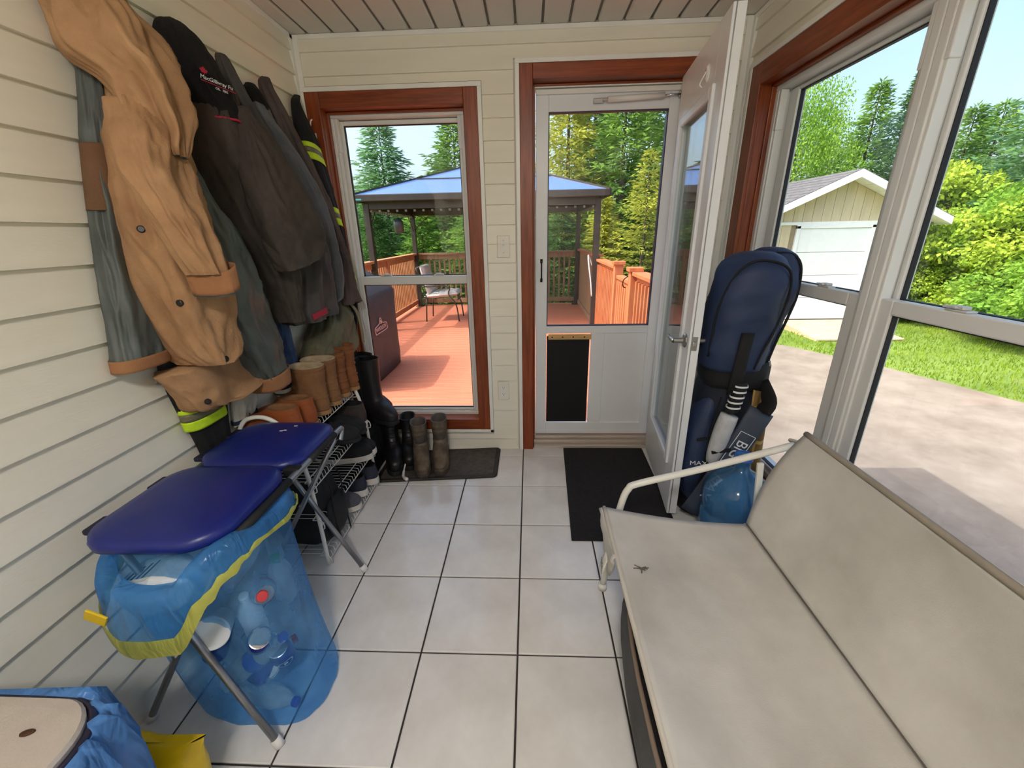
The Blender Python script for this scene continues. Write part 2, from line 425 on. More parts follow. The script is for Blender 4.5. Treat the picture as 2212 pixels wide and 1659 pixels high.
# ---------------------------------------------------------------- windows
def casing(prefix, axis, plane, out, a0, a1, z0, z1, wd, depth, n, open_bottom=False, far_side=True):
    """stained boards round an opening + white channel outside them + stained jamb lining"""
    t = .020
    def bx(m, u0, u1, d0, d1, q0, q1):
        p0, p1 = sorted((plane+out*d0, plane+out*d1))
        if axis == 0: m.box(u0, u1, p0, p1, q0, q1)
        else: m.box(p0, p1, u0, u1, q0, q1)
        return m
    root = setting('trim_%d' % n)
    mh = m_wx if axis == 0 else m_wy
    def mitre(uA, uB, zA, zB, vert):
        pass
    bx(MB(), a0+wd, a1-wd, 0, t, z1-wd, z1).build('casing_board', mh, root, bevel=.003)
    zb = z0 if open_bottom else z0
    bx(MB(), a0, a0+wd, 0, t, zb, z1).build('casing_board', m_wz, root, bevel=.003)
    bx(MB(), a1-wd, a1, 0, t, zb, z1).build('casing_board', m_wz, root, bevel=.003)
    if not open_bottom: bx(MB(), a0+wd, a1-wd, 0, t, z0, z0+wd).build('casing_board', mh, root, bevel=.003)
    # jamb lining
    j = .014
    bx(MB(), a0+wd-.004, a1-wd+.004, -depth, .004, z1-wd, z1-wd+j).build('jamb_lining', mh, root)
    bx(MB(), a0+wd-j+.002, a0+wd+.002, -depth, .004, zb, z1-wd+.004).build('jamb_lining', m_wz, root)
    bx(MB(), a1-wd-.002, a1-wd+j-.002, -depth, .004, zb, z1-wd+.004).build('jamb_lining', m_wz, root)
    if not open_bottom: bx(MB(), a0+wd-.004, a1-wd+.004, -depth, .004, z0+wd-j, z0+wd).build('jamb_lining', mh, root)
    # stop bead
    for u0, u1, q0, q1, mm in ((a0+wd, a1-wd, z1-wd-.012, z1-wd, mh), (a0+wd, a0+wd+.012, zb+ (0 if open_bottom else wd), z1-wd, m_wz), (a1-wd-.012, a1-wd, zb+(0 if open_bottom else wd), z1-wd, m_wz)):
        bx(MB(), u0, u1, -depth+.0, -depth+.03, q0, q1).build('stop_bead', mm, root, bevel=.003)
    # white channel
    c = .021
    bx(MB(), a0-c, a1+c, 0, .024, z1, z1+c).build('channel', m_trim, root, bevel=.002)
    bx(MB(), a0-c, a0, 0, .024, zb-(0 if open_bottom else c), z1).build('channel', m_trim, root, bevel=.002)
    bx(MB(), a1, a1+c, 0, .024, zb-(0 if open_bottom else c), z1).build('channel', m_trim, root, bevel=.002)
    if not open_bottom: bx(MB(), a0-c, a1+c, 0, .024, z0-c, z0).build('channel', m_trim, root, bevel=.002)
    return root

m_vinyl = M('window_vinyl', S(222, 222, 220), .35, var=.015, scale=4)
m_seal = M('glazing_seal', S(30, 30, 36), .6, var=0)
m_lock = M('lock_plastic', S(200, 200, 198), .35, var=0)
def dbl_hung(n, axis, plane, out, a0, a1, z0, z1, fr, up, lo, rail, locks):
    """double hung unit. plane = inner face, going outward (-out). up/lo = glass (a0,a1,z0,z1)"""
    root = setting('window_%d' % n)
    def bx(m, u0, u1, d0, d1, q0, q1):
        p0, p1 = sorted((plane-out*d0, plane-out*d1))
        if axis == 0: m.box(u0, u1, p0, p1, q0, q1)
        else: m.box(p0, p1, u0, u1, q0, q1)
        return m
    # outer frame
    for u0, u1, q0, q1 in ((a0, a1, z1-fr, z1), (a0, a1, z0, z0+fr), (a0, a0+fr, z0+fr, z1-fr), (a1-fr, a1, z0+fr, z1-fr)):
        bx(MB(), u0, u1, 0, .095, q0, q1).build('window_frame', m_vinyl, root, bevel=.004)
    # tracks beside upper sash (visible jamb liner)
    for u0, u1 in ((a0+fr, a0+fr+.012), (a1-fr-.012, a1-fr)):
        bx(MB(), u0, u1, .006, .04, z0+fr, z1-fr).build('jamb_track', m_vinyl, root, bevel=.003)
        bx(MB(), u0-.002 if u0 < (a0+a1)/2 else u0-.006, u1+.006 if u0 < (a0+a1)/2 else u1+.002, .002, .036, z1-fr-.16, z1-fr).build('track_cover', m_vinyl, root, bevel=.004)
    for which, g, d0, d1 in (('upper_sash', up, .048, .082), ('lower_sash', lo, .012, .046)):
        u0, u1 = a0+fr+.004, a1-fr-.004
        if which == 'upper_sash': q0, q1 = rail[0]-.004, z1-fr-.003
        else: q0, q1 = z0+fr+.003, rail[1]
        s = setting(which); s.parent = root; del s['kind']
        for w0, w1, e0, e1 in ((u0, g[0], q0, q1), (g[1], u1, q0, q1), (g[0], g[1], g[3], q1), (g[0], g[1], q0, g[2])):
            bx(MB(), w0, w1, d0, d1, e0, e1).build('sash_rail', m_vinyl, s, bevel=.004)
        dm = (d0+d1)/2
        m = MB(); b = .004
        for w0, w1, e0, e1 in ((g[0], g[0]+b, g[2], g[3]), (g[1]-b, g[1], g[2], g[3]), (g[0], g[1], g[3]-b, g[3]), (g[0], g[1], g[2], g[2]+b)):
            bx(m, w0, w1, dm-.008, dm+.008, e0, e1)
        m.build('glazing_seal', m_seal, s)
        bx(MB(), g[0]-.005, g[1]+.005, dm-.002, dm+.002, g[2]-.005, g[3]+.005).build('pane', m_pane, s)
    # locks on the meeting rail
    for u in locks:
        m = MB(); bx(m, u-.032, u+.032, .014, .044, rail[1], rail[1]+.006); bx(m, u-.018, u+.018, .016, .040, rail[1]+.006, rail[1]+.016); bx(m, u-.004, u+.034, .008, .020, rail[1]+.008, rail[1]+.015)
        m.build('sash_lock', m_lock, root, bevel=.003)
    return root
casing('a', 0, YF, -1, -.432, .452, .149, 2.045, .072, .075, 6)
dbl_hung(1, 0, YF+.065, -1, -.362, .378, .216, 1.975, .028, (-.303, .330, 1.122, 1.922), (-.298, .333, .262, 1.074), (1.076, 1.122), (-.155, .165))
casing('b', 1, XR, -1, -1.825, .018, .149, 2.054, .090, .065, 7)
dbl_hung(2, 1, XR+.055, -1, -.905, -.076, .235, 1.965, .032, (-.800, -.178, 1.132, 1.915), (-.806, -.172, .29, 1.09), (1.094, 1.136), (-.36, -.66))
dbl_hung(3, 1, XR+.055, -1, -1.736, -.907, .235, 1.965, .032, (-1.640, -.964, 1.132, 1.915), (-1.64, -.998, .29, 1.09), (1.094, 1.136), (-1.19, -1.49))
casing('c', 1, XR, -1, -3.58, -1.87, .149, 2.054, .090, .065, 8)  # unseen window pair added behind the camera to let in more light
dbl_hung(4, 1, XR+.055, -1, -2.73, -1.965, .235, 1.965, .032, (-2.63, -2.06, 1.132, 1.915), (-2.63, -2.06, .29, 1.09), (1.094, 1.136), ())
dbl_hung(5, 1, XR+.055, -1, -3.485, -2.735, .235, 1.965, .032, (-3.39, -2.83, 1.132, 1.915), (-3.39, -2.83, .29, 1.09), (1.094, 1.136), ())
# ---------------------------------------------------------------- door frame, storm door, open inner door
casing('d', 0, YF, -1, .664, 1.625, .0, 2.133, .066, .085, 9, open_bottom=True)
thr = setting('door_1')          # storm door closed in the frame
yd0, yd1 = YF+.080, YF+.118
def dbx(name, mat, x0, x1, z0, z1, y0=None, y1=None, bevel=.003, parent=None):
    return MB().box(x0, x1, yd0 if y0 is None else y0, yd1 if y1 is None else y1, z0, z1).build(name, mat, parent or thr, bevel=bevel)
dx0, dx1 = .748, 1.535
dbx('door_frame', m_trim, .730, dx0-.003, .05, 2.07, YF+.06, YF+.15)
dbx('door_frame', m_trim, dx1+.003, 1.559, .05, 2.07, YF+.06, YF+.15)
dbx('door_frame', m_trim, .730, 1.559, 2.050, 2.07, YF+.06, YF+.15)
dbx('head_strip', m_trim, .748, 1.535, 2.022, 2.046, YF+.066, YF+.082)
dbx('stile', m_door, dx0, .815, .070, 2.045)
dbx('stile', m_door, 1.437, dx1, .070, 2.045)
dbx('top_rail', m_door, .815, 1.437, 1.947, 2.045)
dbx('mid_rail', m_door, .815, 1.437, .762, .808)
dbx('bottom_rail', m_door, .815, 1.437, .070, .152)
dbx('mid_stile', m_door, 1.093, 1.176, .152, .762)
dbx('panel', m_door, 1.172, 1.441, .148, .766, yd0+.010, yd1-.006, 0)
m = MB()
for a, b, c, d in ((.815, .820, .808, 1.947), (1.432, 1.437, .808, 1.947), (.815, 1.437, 1.942, 1.947), (.815, 1.437, .808, .813)):
    m.box(a, b, yd0+.004, yd1-.004, c, d)
m.build('glazing_seal', M('seal_violet', S(46, 40, 66), .5, var=0), thr)
dbx('pane', m_pane, .812, 1.440, .805, 1.950, (yd0+yd1)/2-.002, (yd0+yd1)/2+.002, 0)
dbx('pet_flap', M('pet_flap_rubber', S(10, 10, 11), .75, var=.1), .818, 1.084, .158, .745, yd0+.002, yd0+.012, .002)
st = dbx('wood_strip', M('pale_pine', S(200, 162, 104), .6, var=.12, scale=4, stretch=(2, 20, 20)), .826, 1.092, .726, .758, yd0-.012, yd0-.0005, .002)
for xx in (.85, .915, .98, 1.05):
    o = MB().lathe([(.0045, 0), (.0045, .002), (.002, .003)], 10).build('screw_head', m_bronze, st, local=True)
    o.location = (xx, yd0-.012, .742); o.rotation_euler = (PI/2, 0, 0)
h = MB()
h.tube(bez([(.781, yd0-.002, 1.194), (.781, yd0-.020, 1.188), (.781, yd0-.026, 1.142), (.781, yd0-.020, 1.096), (.781, yd0-.002, 1.090)], 16), .0042, 8)
h.obox((.781, yd0-.002, 1.197), (.014, .004, .022)).obox((.781, yd0-.002, 1.087), (.014, .004, .022))
h.build('pull_handle', m_bronze, thr, smooth=True)
c = MB(); c.tube([(1.115, yd0-.028, 1.988), (1.40, yd0-.028, 1.998)], .0135, 14)
cl = c.build('closer_tube', m_trim, thr, smooth=True)
MB().tube([(1.40, yd0-.028, 1.998), (1.50, yd0-.020, 2.003)], .004, 8).build('closer_rod', m_chrome, thr, smooth=True)
MB().obox((1.07, yd0-.010, 1.987), (.05, .016, .022)).obox((1.10, yd0-.024, 1.989), (.028, .014, .012)).build('closer_bracket', m_metal, thr, bevel=.002)
MB().obox((1.495, yd0-.012, 2.003), (.035, .022, .03)).build('closer_bracket', m_metal, thr, bevel=.002)
m_sill = M('aluminium_sill', S(196, 184, 172), .4, .3, var=.05, stretch=(.5, 20, 20))
sl = MB().box(.736, 1.553, YF-.005, YF+.15, 0, .022).box(.736, 1.553, YF+.030, YF+.15, .022, .042).box(.736, 1.553, YF+.058, YF+.15, .042, .062)
struct(sl.build('trim_10', m_sill, bevel=.003))

# open inner door, swung into the room on hinges at the right jamb
d2 = setting('door_2', (1.466, .112, 0)); DA = math.radians(-96.4); d2.rotation_euler = (0, 0, DA)
DWd, DT, DZ0, DZ1 = .722, .044, .036, 2.056
gx0, gx1, gz0, gz1 = .115, .600, .29, 1.83
def lb(name, mat, b, bevel=.002, parent=d2):
    return MB().box(*b).build(name, mat, parent, bevel=bevel, local=True)
lb('door_stile', m_door, (0, gx0, 0, DT, DZ0, DZ1)); lb('door_stile', m_door, (gx1, DWd, 0, DT, DZ0, DZ1))
lb('door_rail', m_door, (gx0, gx1, 0, DT, gz1, DZ1)); lb('door_rail', m_door, (gx0, gx1, 0, DT, DZ0, gz0))
for side in (-1, 1):      # raised moulding round the glass on both faces
    y0, y1 = (-.012, .002) if side < 0 else (DT-.002, DT+.012)
    for a, b, e, f in ((gx0-.028, gx0+.012, gz0-.028, gz1+.028), (gx1-.012, gx1+.028, gz0-.028, gz1+.028)):
        lb('glass_moulding', m_door, (a, b, y0, y1, e, f), .005)
    for e, f in ((gz0-.028, gz0+.012), (gz1-.012, gz1+.028)):
        lb('glass_moulding', m_door, (gx0+.012, gx1-.012, y0, y1, e, f), .005)
lb('pane', glass_mat('door_pane', (.90, .93, .93, 1), 1.3), (gx0, gx1, DT/2-.009, DT/2-.006, gz0, gz1), 0)
lb('pane', MATS['door_pane'], (gx0, gx1, DT/2+.006, DT/2+.009, gz0, gz1), 0)
lb('edge_strip', M('edge_strip', S(150, 150, 152), .4, .4, var=.1), (DWd, DWd+.0015, .009, .013, DZ0, DZ1), 0)
lx, lz = .662, .900
for side in (-1, 1):
    yb = 0 if side < 0 else DT
    ro = MB()
    ro.rings([[(lx+r*math.cos(t*PI/10), yb+side*d, lz+r*math.sin(t*PI/10)) for t in range(20)] for r, d in ((.031, 0), (.031, .004), (.026, .010), (.013, .012), (.012, .045), (.013, .05))])
    ro.build('handle_rose', m_metal, d2, smooth=False, local=True, bevel=.001)
    lev = bez([(lx, yb+side*.05, lz), (lx-.02, yb+side*.055, lz+.001), (lx-.06, yb+side*.056, lz-.001), (lx-.115, yb+side*.050, lz-.004)], 14)
    MB().tube(lev, [.012, .012, .011, .011, .0105, .010, .010, .0095, .009, .009, .0085, .008, .0075, .006], 10).build('lever', m_metal, d2, smooth=True, local=True)
lb('latch_plate', m_metal, (DWd, DWd+.002, .010, .034, lz-.03, lz+.03), .0005)
lb('latch_bolt', m_chrome, (DWd+.002, DWd+.010, .015, .028, lz-.010, lz+.010), .002)
# suction hook on the top of the door face, coat hook on its free edge
hk = MB().rings([[(.50+r*math.cos(t*PI/10), -d, 1.925+r*1.5*math.sin(t*PI/10)) for t in range(20)] for r, d in ((.020, 0), (.020, .004), (.014, .010))]).tube(bez([(.50, -.006, 1.935), (.50, -.022, 1.905), (.50, -.028, 1.888), (.50, -.018, 1.878)], 10), .003, 6)
hk.build('stick_on_hook', M('clear_plastic', S(225, 222, 215), .2, var=0), d2, smooth=True, local=True)

# hinges
for z_ in (.25, 1.03, 1.80):
    MB().tube([(-.004, .048, z_-.045), (-.004, .048, z_+.045)], .007, 10).build('hinge', m_metal, d2, smooth=True, local=True)

# ---------------------------------------------------------------- outside ground
GZ = -.90
m_grass = M('lawn', S(120, 140, 62), .95, scale=1.2, col2=S(88, 112, 40), bump=.5, bscale=30)
m_drive = M('gravel_drive', S(156, 143, 131), .95, scale=1.6, col2=S(128, 114, 102), bump=.5, bscale=90, grain=.15)
g = MB().box(-60, 60, -40, 70, GZ-.3, GZ-.012)
struct(g.build('lawn', m_grass))
dr = [(1.95, -9), (10.0, -9), (9.2, 0), (7.29, 3.0), (6.69, 4.65), (5.87, 6.07), (4.6, 6.7), (3.0, 6.5), (2.3, 3.5), (1.95, .4)]
struct(MB().prism(dr, 2, GZ-.02, GZ).build('driveway', m_drive))
# grass blades beyond the drive
def in_poly(x, y, poly):
    c = False; n = len(poly)
    for i in range(n):
        x1, y1 = poly[i]; x2, y2 = poly[i-1]
        if (y1 > y) != (y2 > y) and x < (x2-x1)*(y-y1)/(y2-y1)+x1: c = not c
    return c
bv = []; bf = []; cnt = 0
for i in range(42000):
    if i < 32000: x = random.uniform(5.2, 13.5); y = random.uniform(-.5, 8.5)
    else: x = random.uniform(-6, 5); y = random.uniform(7.0, 10)
    if in_poly(x-.05, y, dr): continue
    h = random.uniform(.03, .085); a = random.uniform(0, 2*PI); w_ = random.uniform(.006, .012)
    lx_, ly_ = random.uniform(-.03, .03), random.uniform(-.03, .03)
    k = len(bv); ca, sa = math.cos(a)*w_, math.sin(a)*w_
    bv += [(x-ca, y-sa, GZ-.013), (x+ca, y+sa, GZ-.013), (x+lx_, y+ly_, GZ-.012+h)]; bf.append((k, k+1, k+2))
gm = MB(); gm.v = bv; gm.f = bf
me = bpy.data.meshes.new('grass'); me.from_pydata(bv, [], bf); go = bpy.data.objects.new('grass', me); COL.objects.link(go)
me.materials.append(leaf_mat('grass_blade', S(150, 172, 62), S(112, 142, 40), 1.5))
tag(go, 'short green grass growing beyond the gravel drive', 'grass', kind='stuff')

# ---------------------------------------------------------------- deck
m_deck = M('deck_board', S(206, 128, 98), .55, scale=2.2, col2=S(182, 102, 76), stretch=(1, 12, 12), grain=.12, bump=.1, bscale=24)
m_cedar = M('rail_cedar', S(198, 138, 98), .6, scale=4, col2=S(168, 106, 70), stretch=(6, 6, 1), grain=.15)
m_cedarw = M('weathered_cedar', S(166, 132, 100), .7, scale=4, col2=S(134, 100, 72), stretch=(6, 6, 1), grain=.15)
m_redced = M('red_cedar', S(202, 126, 84), .55, scale=4, col2=S(178, 98, 60), stretch=(6, 6, 1), grain=.15)
DK = -.12
deck = struct(MB().box(-1.85, 1.85, YF+.172, 6.95, DK-.24, DK-.05).build('deck', M('deck_frame', S(110, 66, 48), .8)))
do = world_loc(deck); first = None
y = YF+.20; bw = .140
while y+bw < 7.0:
    if first is None:
        first = MB().box(-1.88, 1.88, 0, bw-.006, -.038, 0).build('deck_board', m_deck, deck, bevel=.003, bseg=1, local=True); o = first
    else: o = inst(first, 'deck_board', deck)
    o.location = Vector((0, y, DK+random.uniform(-.001, .001)))-do
    y += bw
# railings
def railing(label, a, b, top, mat, group, pick=.105, posts=(0, 1), cap_h=.035, post_mat=None):
    a = Vector((a[0], a[1], DK)); b = Vector((b[0], b[1], DK)); d = b-a; L = d.length; u = d.normalized()
    r = thing('deck_railing', label, 'railing', (a+b)/2, group)
    up = Vector((0, 0, 1)); H = top-DK
    MB().bar(a+up*(H-cap_h/2), b+up*(H-cap_h/2), .14, cap_h).build('cap_rail', mat, r, bevel=.004)
    MB().bar(a+up*(H-.08), b+up*(H-.08), .038, .088).build('top_rail', mat, r, bevel=.003)
    MB().bar(a+up*.10, b+up*.10, .038, .088).build('bottom_rail', mat, r, bevel=.003)
    for t in posts:
        p = a+d*t; MB().obox(p+up*(H-cap_h)/2, (.09, .09, H-cap_h)).build('rail_post', post_mat or mat, r, bevel=.004)
    n = int(L/pick); side = u.cross(up)
    first = None
    for k in range(1, n):
        p = a+u*(k*L/n)
        if first is None:
            first = MB().obox((0, 0, (H-.06)/2+.02), (.036, .036, H-.14)).build('picket', mat, r, local=True); o = first
        else: o = inst(first, 'picket', r)
        o.location = p - side*.036 - world_loc(r)
    return r
RT = .985
railing('deck railing of cedar pickets along the left side behind the covered grill', (-1.74, 1.2), (-1.74, 6.80), RT, m_cedar, 'cedar deck railings', posts=(.0, .33, .66, 1))
railing('weathered deck railing at the far end under the gazebo', (-1.66, 6.80), (1.66, 6.80), RT, m_cedarw, 'cedar deck railings', posts=(.35, .68))
# privacy panel on the right, picket fence and gate towards the house
pp = thing('privacy_panel', 'solid board privacy panel at the right rear of the deck', 'fence', (1.78, 5.6, DK))
MB().box(1.75, 1.79, 4.30, 4.42, DK, RT+.01).build('post', m_redced, pp, bevel=.004); MB().box(1.75, 1.79, 6.7, 6.80, DK, RT+.01).build('post', m_redced, pp, bevel=.004)
MB().box(1.70, 1.84, 4.28, 6.82, RT, RT+.035).build('cap_rail', m_redced, pp, bevel=.004)
MB().box(1.735, 1.755, 4.42, 6.7, DK+.02, DK+.11).build('bottom_board', m_cedarw, pp, bevel=.003)
for k in range(16):
    y0 = 4.42+k*.1425
    MB().box(1.756, 1.776, y0, y0+.139, DK+.03, RT).build('fence_board', m_cedarw, pp, bevel=.002, bseg=1)
railing('bright picket section between the privacy panel and the deck gate', (1.78, 2.85), (1.78, 4.28), RT-.02, m_redced, 'cedar deck railings', posts=())
def gpost(y, top, label):
    p = thing('gate_post', label, 'post', (1.76, y, DK))
    MB().box(1.70, 1.80, y-.05, y+.05, DK, top-.03).build('shaft', m_redced, p, bevel=.004)
    MB().box(1.68, 1.82, y-.07, y+.07, top-.03, top+.01).build('cap', m_redced, p, bevel=.005)
gpost(2.72, RT+.03, 'capped cedar gate post next to the picket section, hinge side')
gpost(1.92, RT+.02, 'capped cedar gate post nearer the house, latch side')
gt = thing('deck_gate', 'low cedar picket gate standing between two capped posts', 'gate', (1.76, 2.3, DK))
MB().bar((1.76, 2.0, RT-.13), (1.76, 2.64, RT-.13), .09, .035).build('gate_cap', m_redced, gt, bevel=.003)
for zz in (RT-.20, DK+.12): MB().bar((1.76, 2.0, zz), (1.76, 2.64, zz), .036, .088).build('gate_rail', m_redced, gt, bevel=.003)
for k in range(6):
    MB().obox((1.725, 2.07+k*.1, (DK+RT)/2-.07), (.02, .06, RT-DK-.20)).build('picket', m_redced, gt, bevel=.002, bseg=1)
MB().tube(bez([(1.70, 1.98, RT-.06), (1.66, 1.99, RT-.10), (1.66, 2.0, RT-.16), (1.69, 2.02, RT-.18)], 10), .006, 6).build('latch', m_bronze, gt, smooth=True)
railing('red cedar picket railing running from the gate to the house wall', (1.78, .40), (1.78, 1.86), RT-.01, m_redced, 'cedar deck railings', posts=())
hs = MB().tube(bez([(1.68, 4.25, RT-.16), (1.60, 4.2, RT+.03), (1.58, 4.05, RT-.05), (1.62, 4.0, RT-.35), (1.64, 4.0, RT-.55)], 24), .010, 8).build('garden_hose', M('pale_hose', S(205, 210, 214), .4, var=0), smooth=True)
tag(hs, 'pale hose looped over the red post at the deck corner', 'hose')

# ---------------------------------------------------------------- gazebo
m_gz = M('gazebo_frame', S(62, 54, 52), .45, .3, var=.1)
m_gzroof = M('gazebo_roof_panel', S(74, 104, 156), .22, .0, var=.06, scale=1.5, spec=.6, coat=.4)  # blue of the reflected sky is put into the panel colour
gz = thing('gazebo', 'dark metal gazebo with hipped roof coloured like reflected sky standing on the deck', 'gazebo', (0, 5.48, DK))
gx, gy0, gy1, ez = 1.70, 4.20, 6.72, 1.80
for px in (-gx, gx):
    for py in (gy0, gy1):
        p = MB().obox((px, py, (ez+DK)/2), (.085, .085, ez-DK)).build('post', m_gz, gz, bevel=.005)
        MB().obox((px, py, DK+.006), (.17, .17, .012)).build('foot_plate', m_gz, p, bevel=.002)
for a, b in (((-gx, gy0), (gx, gy0)), ((-gx, gy1), (gx, gy1)), ((-gx, gy0), (-gx, gy1)), ((gx, gy0), (gx, gy1))):
    MB().bar((a[0], a[1], ez-.02), (b[0], b[1], ez-.02), .06, .12).build('beam', m_gz, gz, bevel=.004)
    # scalloped curtain track just under the beam
    n = 26
    for k in range(n):
        t = (k+.5)/n; q = MB().obox((lerp(a[0], b[0], t), lerp(a[1], b[1], t), ez-.105), (.03, .03, .028)).build('curtain_ring', M('grey_rings', S(118, 112, 108), .5), gz)
ev = .14
EC = [(-gx-ev, gy0-ev), (gx+ev, gy0-ev), (gx+ev, gy1+ev), (-gx-ev, gy1+ev)]
for i in range(4):
    a, b = EC[i], EC[(i+1) % 4]
    MB().bar((a[0], a[1], ez+.065), (b[0], b[1], ez+.065), .05, .09).build('gutter', m_gz, gz, bevel=.008)
AP = Vector((0, 5.46, 2.50))
for i in range(4):
    a, b = Vector((*EC[i], ez+.112)), Vector((*EC[(i+1) % 4], ez+.112))
    # each slope is split in a low and a high panel on each side of a seam
    n = (b-a).cross(AP-a).normalized()
    mid = (a+b)/2
    for s0, s1 in ((a, mid), (mid, b)):
        for t0, t1 in ((0, .42), (.425, 1)):
            q = [s0.lerp(AP, t0), s1.lerp(AP, t0), s1.lerp(AP, t1), s0.lerp(AP, t1)]
            c_ = sum(q, Vector())/4; q = [c_+(p-c_)*.985 for p in q]
            MB().add([p for p in q]+[p-n*.012 for p in q], [(0, 1, 2, 3), (7, 6, 5, 4), (0, 4, 5, 1), (1, 5, 6, 2), (2, 6, 7, 3), (3, 7, 4, 0)]).build('roof_panel', m_gzroof, gz)
    MB().bar(a, AP, .05, .03).build('hip_rib', m_gz, gz)
    MB().bar(mid, AP, .035, .02).build('roof_rib', m_gz, gz)
    MB().bar(a.lerp(AP, .42), b.lerp(AP, .42), .03, .02).build('purlin', m_gz, gz)
for px, py, sx, sy in ((-gx, gy1, 1, 0), (-gx, gy1, 0, -1), (gx, gy1, -1, 0), (-gx, gy0, 0, 1)):
    MB().tube(bez([(px, py, ez-.45), (px+sx*.10, py+sy*.10, ez-.28), (px+sx*.35, py+sy*.35, ez-.09)], 12), .008, 6).build('corner_brace', m_gz, gz, smooth=True)
MB().box(-1.78, -1.70, gy0-ev-.027, gy0-ev-.025, ez+.035, ez+.055).build('maker_plate', M('teal_plate', S(60, 150, 160), .4, var=0), gz)
ln = MB().lathe([(.0, 0), (.07, .01), (.075, .16), (.06, .19), (.02, .22), (.0, .23)], 18, (-1.32, 4.45, ez-.42), False, False)
lo_ = thing('hanging_lantern', 'grey hanging feeder lantern under the gazebo beam', 'lantern', (-1.32, 4.45, ez-.42))
ln.build('body', M('smoked_plastic', S(74, 76, 80), .3, var=.1), lo_, smooth=True)
MB().tube([(-1.32, 4.45, ez-.20), (-1.32, 4.40, ez+.0)], .003, 5).build('cord', m_bronze, lo_)

# ---------------------------------------------------------------- covered grill
m_cover = M('grill_cover', S(64, 58, 62), .6, var=.12, scale=5, bump=.3, bscale=14)
gr = thing('covered_grill', 'grill under a fitted charcoal grey cover on the deck', 'grill', (-1.20, 1.98, DK))
rs = []
for z, hx, hy, cx in ((DK+.01, .29, .56, -1.17), (.03, .30, .58, -1.17), (.45, .305, .60, -1.18), (.76, .315, .62, -1.19), (.80, .30, .60, -1.20), (.88, .26, .46, -1.24), (.98, .22, .38, -1.28), (1.04, .15, .30, -1.31), (1.055, .05, .2, -1.31)):
    ring = []
    for k in range(56):
        a = 2*PI*k/56; ca, sa = math.cos(a), math.sin(a)
        ex = .25
        px = abs(ca)**ex*(1 if ca > 0 else -1); py = abs(sa)**ex*(1 if sa > 0 else -1)
        wob = 1+.018*math.sin(5*a+z*4)+.012*math.sin(13*a-z*6)
        ring.append((cx+hx*px*wob, 1.99+hy*py*wob, z))
    rs.append(ring)
MB().rings(rs).build('cover', m_cover, gr, smooth=True)
m_logo = M('logo_pink', S(206, 176, 172), .5, var=0)
R_face = Matrix(((0, 0, 1), (1, 0, 0), (0, 1, 0)))   # text facing +X
LX, LY, LZ = -.858, 1.90, .44
text_part('cover_logo', 'NAPOLEON', .060, m_logo, gr, (LX, LY, LZ), R_face, extr=.001, sx=.95)
lg = MB()
op = bez([(LX, LY-.165, LZ-.04), (LX, LY-.18, LZ), (LX, LY-.16, LZ+.032), (LX, LY-.05, LZ+.05), (LX, LY-.02, LZ+.10), (LX, LY+.02, LZ+.10), (LX, LY+.05, LZ+.05), (LX, LY+.16, LZ+.032), (LX, LY+.18, LZ), (LX, LY+.165, LZ-.04), (LX, LY-.165, LZ-.04)], 44)
lg.tube(op, .004, 5); lg.build('logo_outline', m_logo, gr)
MB().lathe([(.0, 0), (.012, .010), (.014, .022), (.0, .05)], 10, (LX, LY, LZ+.04), False, False).build('logo_flame', m_logo, gr)

# ---------------------------------------------------------------- patio chair on the deck
m_cf = M('chair_frame', S(70, 62, 56), .4, .5, var=.05)
m_cush = M('chair_cushion', S(206, 202, 196), .9, var=.1, scale=6, bump=.3, bscale=20)
pc = thing('patio_chair', 'metal patio armchair with pale tufted cushions on the deck', 'chair', (-.86, 5.2, DK))
for sy in (4.98, 5.50):
    MB().tube(bez([(-1.15, sy, DK), (-1.12, sy, .28)], 4), .011, 8).build('leg', m_cf, pc, smooth=True)
    MB().tube(bez([(-.56, sy, DK), (-.60, sy, .18), (-.72, sy, .36), (-.70, sy, .46), (-.82, sy, .51), (-1.10, sy, .50), (-1.22, sy, .56)], 26), .012, 8).build('arm_leg', m_cf, pc, smooth=True)
for sy in (4.98, 5.5):
    MB().tube(bez([(-1.08, sy, .20), (-1.17, sy, .45), (-1.26, sy, .82)], 10), .011, 8).build('back_post', m_cf, pc, smooth=True)
MB().bar((-1.12, 4.98, .27), (-1.12, 5.5, .27), .02, .02).bar((-.56, 4.98, .27), (-.56, 5.5, .27), .02, .02).bar((-1.26, 4.98, .82), (-1.26, 5.5, .82), .02, .02).build('seat_frame', m_cf, pc)
def pad(c0, ux, uy, un, lx_, ly_, th, nx, ny):
    g0 = []; N_ = 26
    top = []; bot = []
    for i in range(N_+1):
        r0 = []; r1 = []
        for j in range(N_+1):
            u = i/N_*2-1; v = j/N_*2-1
            e = max(0, 1-abs(u)**6)**.5*max(0, 1-abs(v)**6)**.5
            tuft = .62+.38*abs(math.sin((u+1)*.5*nx*PI))**.6*(1 if ny < 1 else abs(math.sin((v+1)*.5*ny*PI))**.3)
            r0.append(c0+ux*(u*lx_/2)+uy*(v*ly_/2)+un*(th*.5*e*tuft)); r1.append(c0+ux*(u*lx_/2)+uy*(v*ly_/2)-un*(th*.5*e*.7))
        top.append(r0); bot.append(r1)
    return MB().grid(top).grid(bot)
pad(Vector((-.86, 5.24, .345)), Vector((1, 0, .08)).normalized(), Vector((0, 1, 0)), Vector((-.08, 0, 1)).normalized(), .60, .52, .13, 5, 0).build('seat_cushion', m_cush, pc, smooth=True)
pad(Vector((-1.13, 5.24, .60)), Vector((-.22, 0, .97)).normalized(), Vector((0, 1, 0)), Vector((.97, 0, .22)).normalized(), .52, .50, .13, 4, 0).build('back_cushion', m_cush, pc, smooth=True)

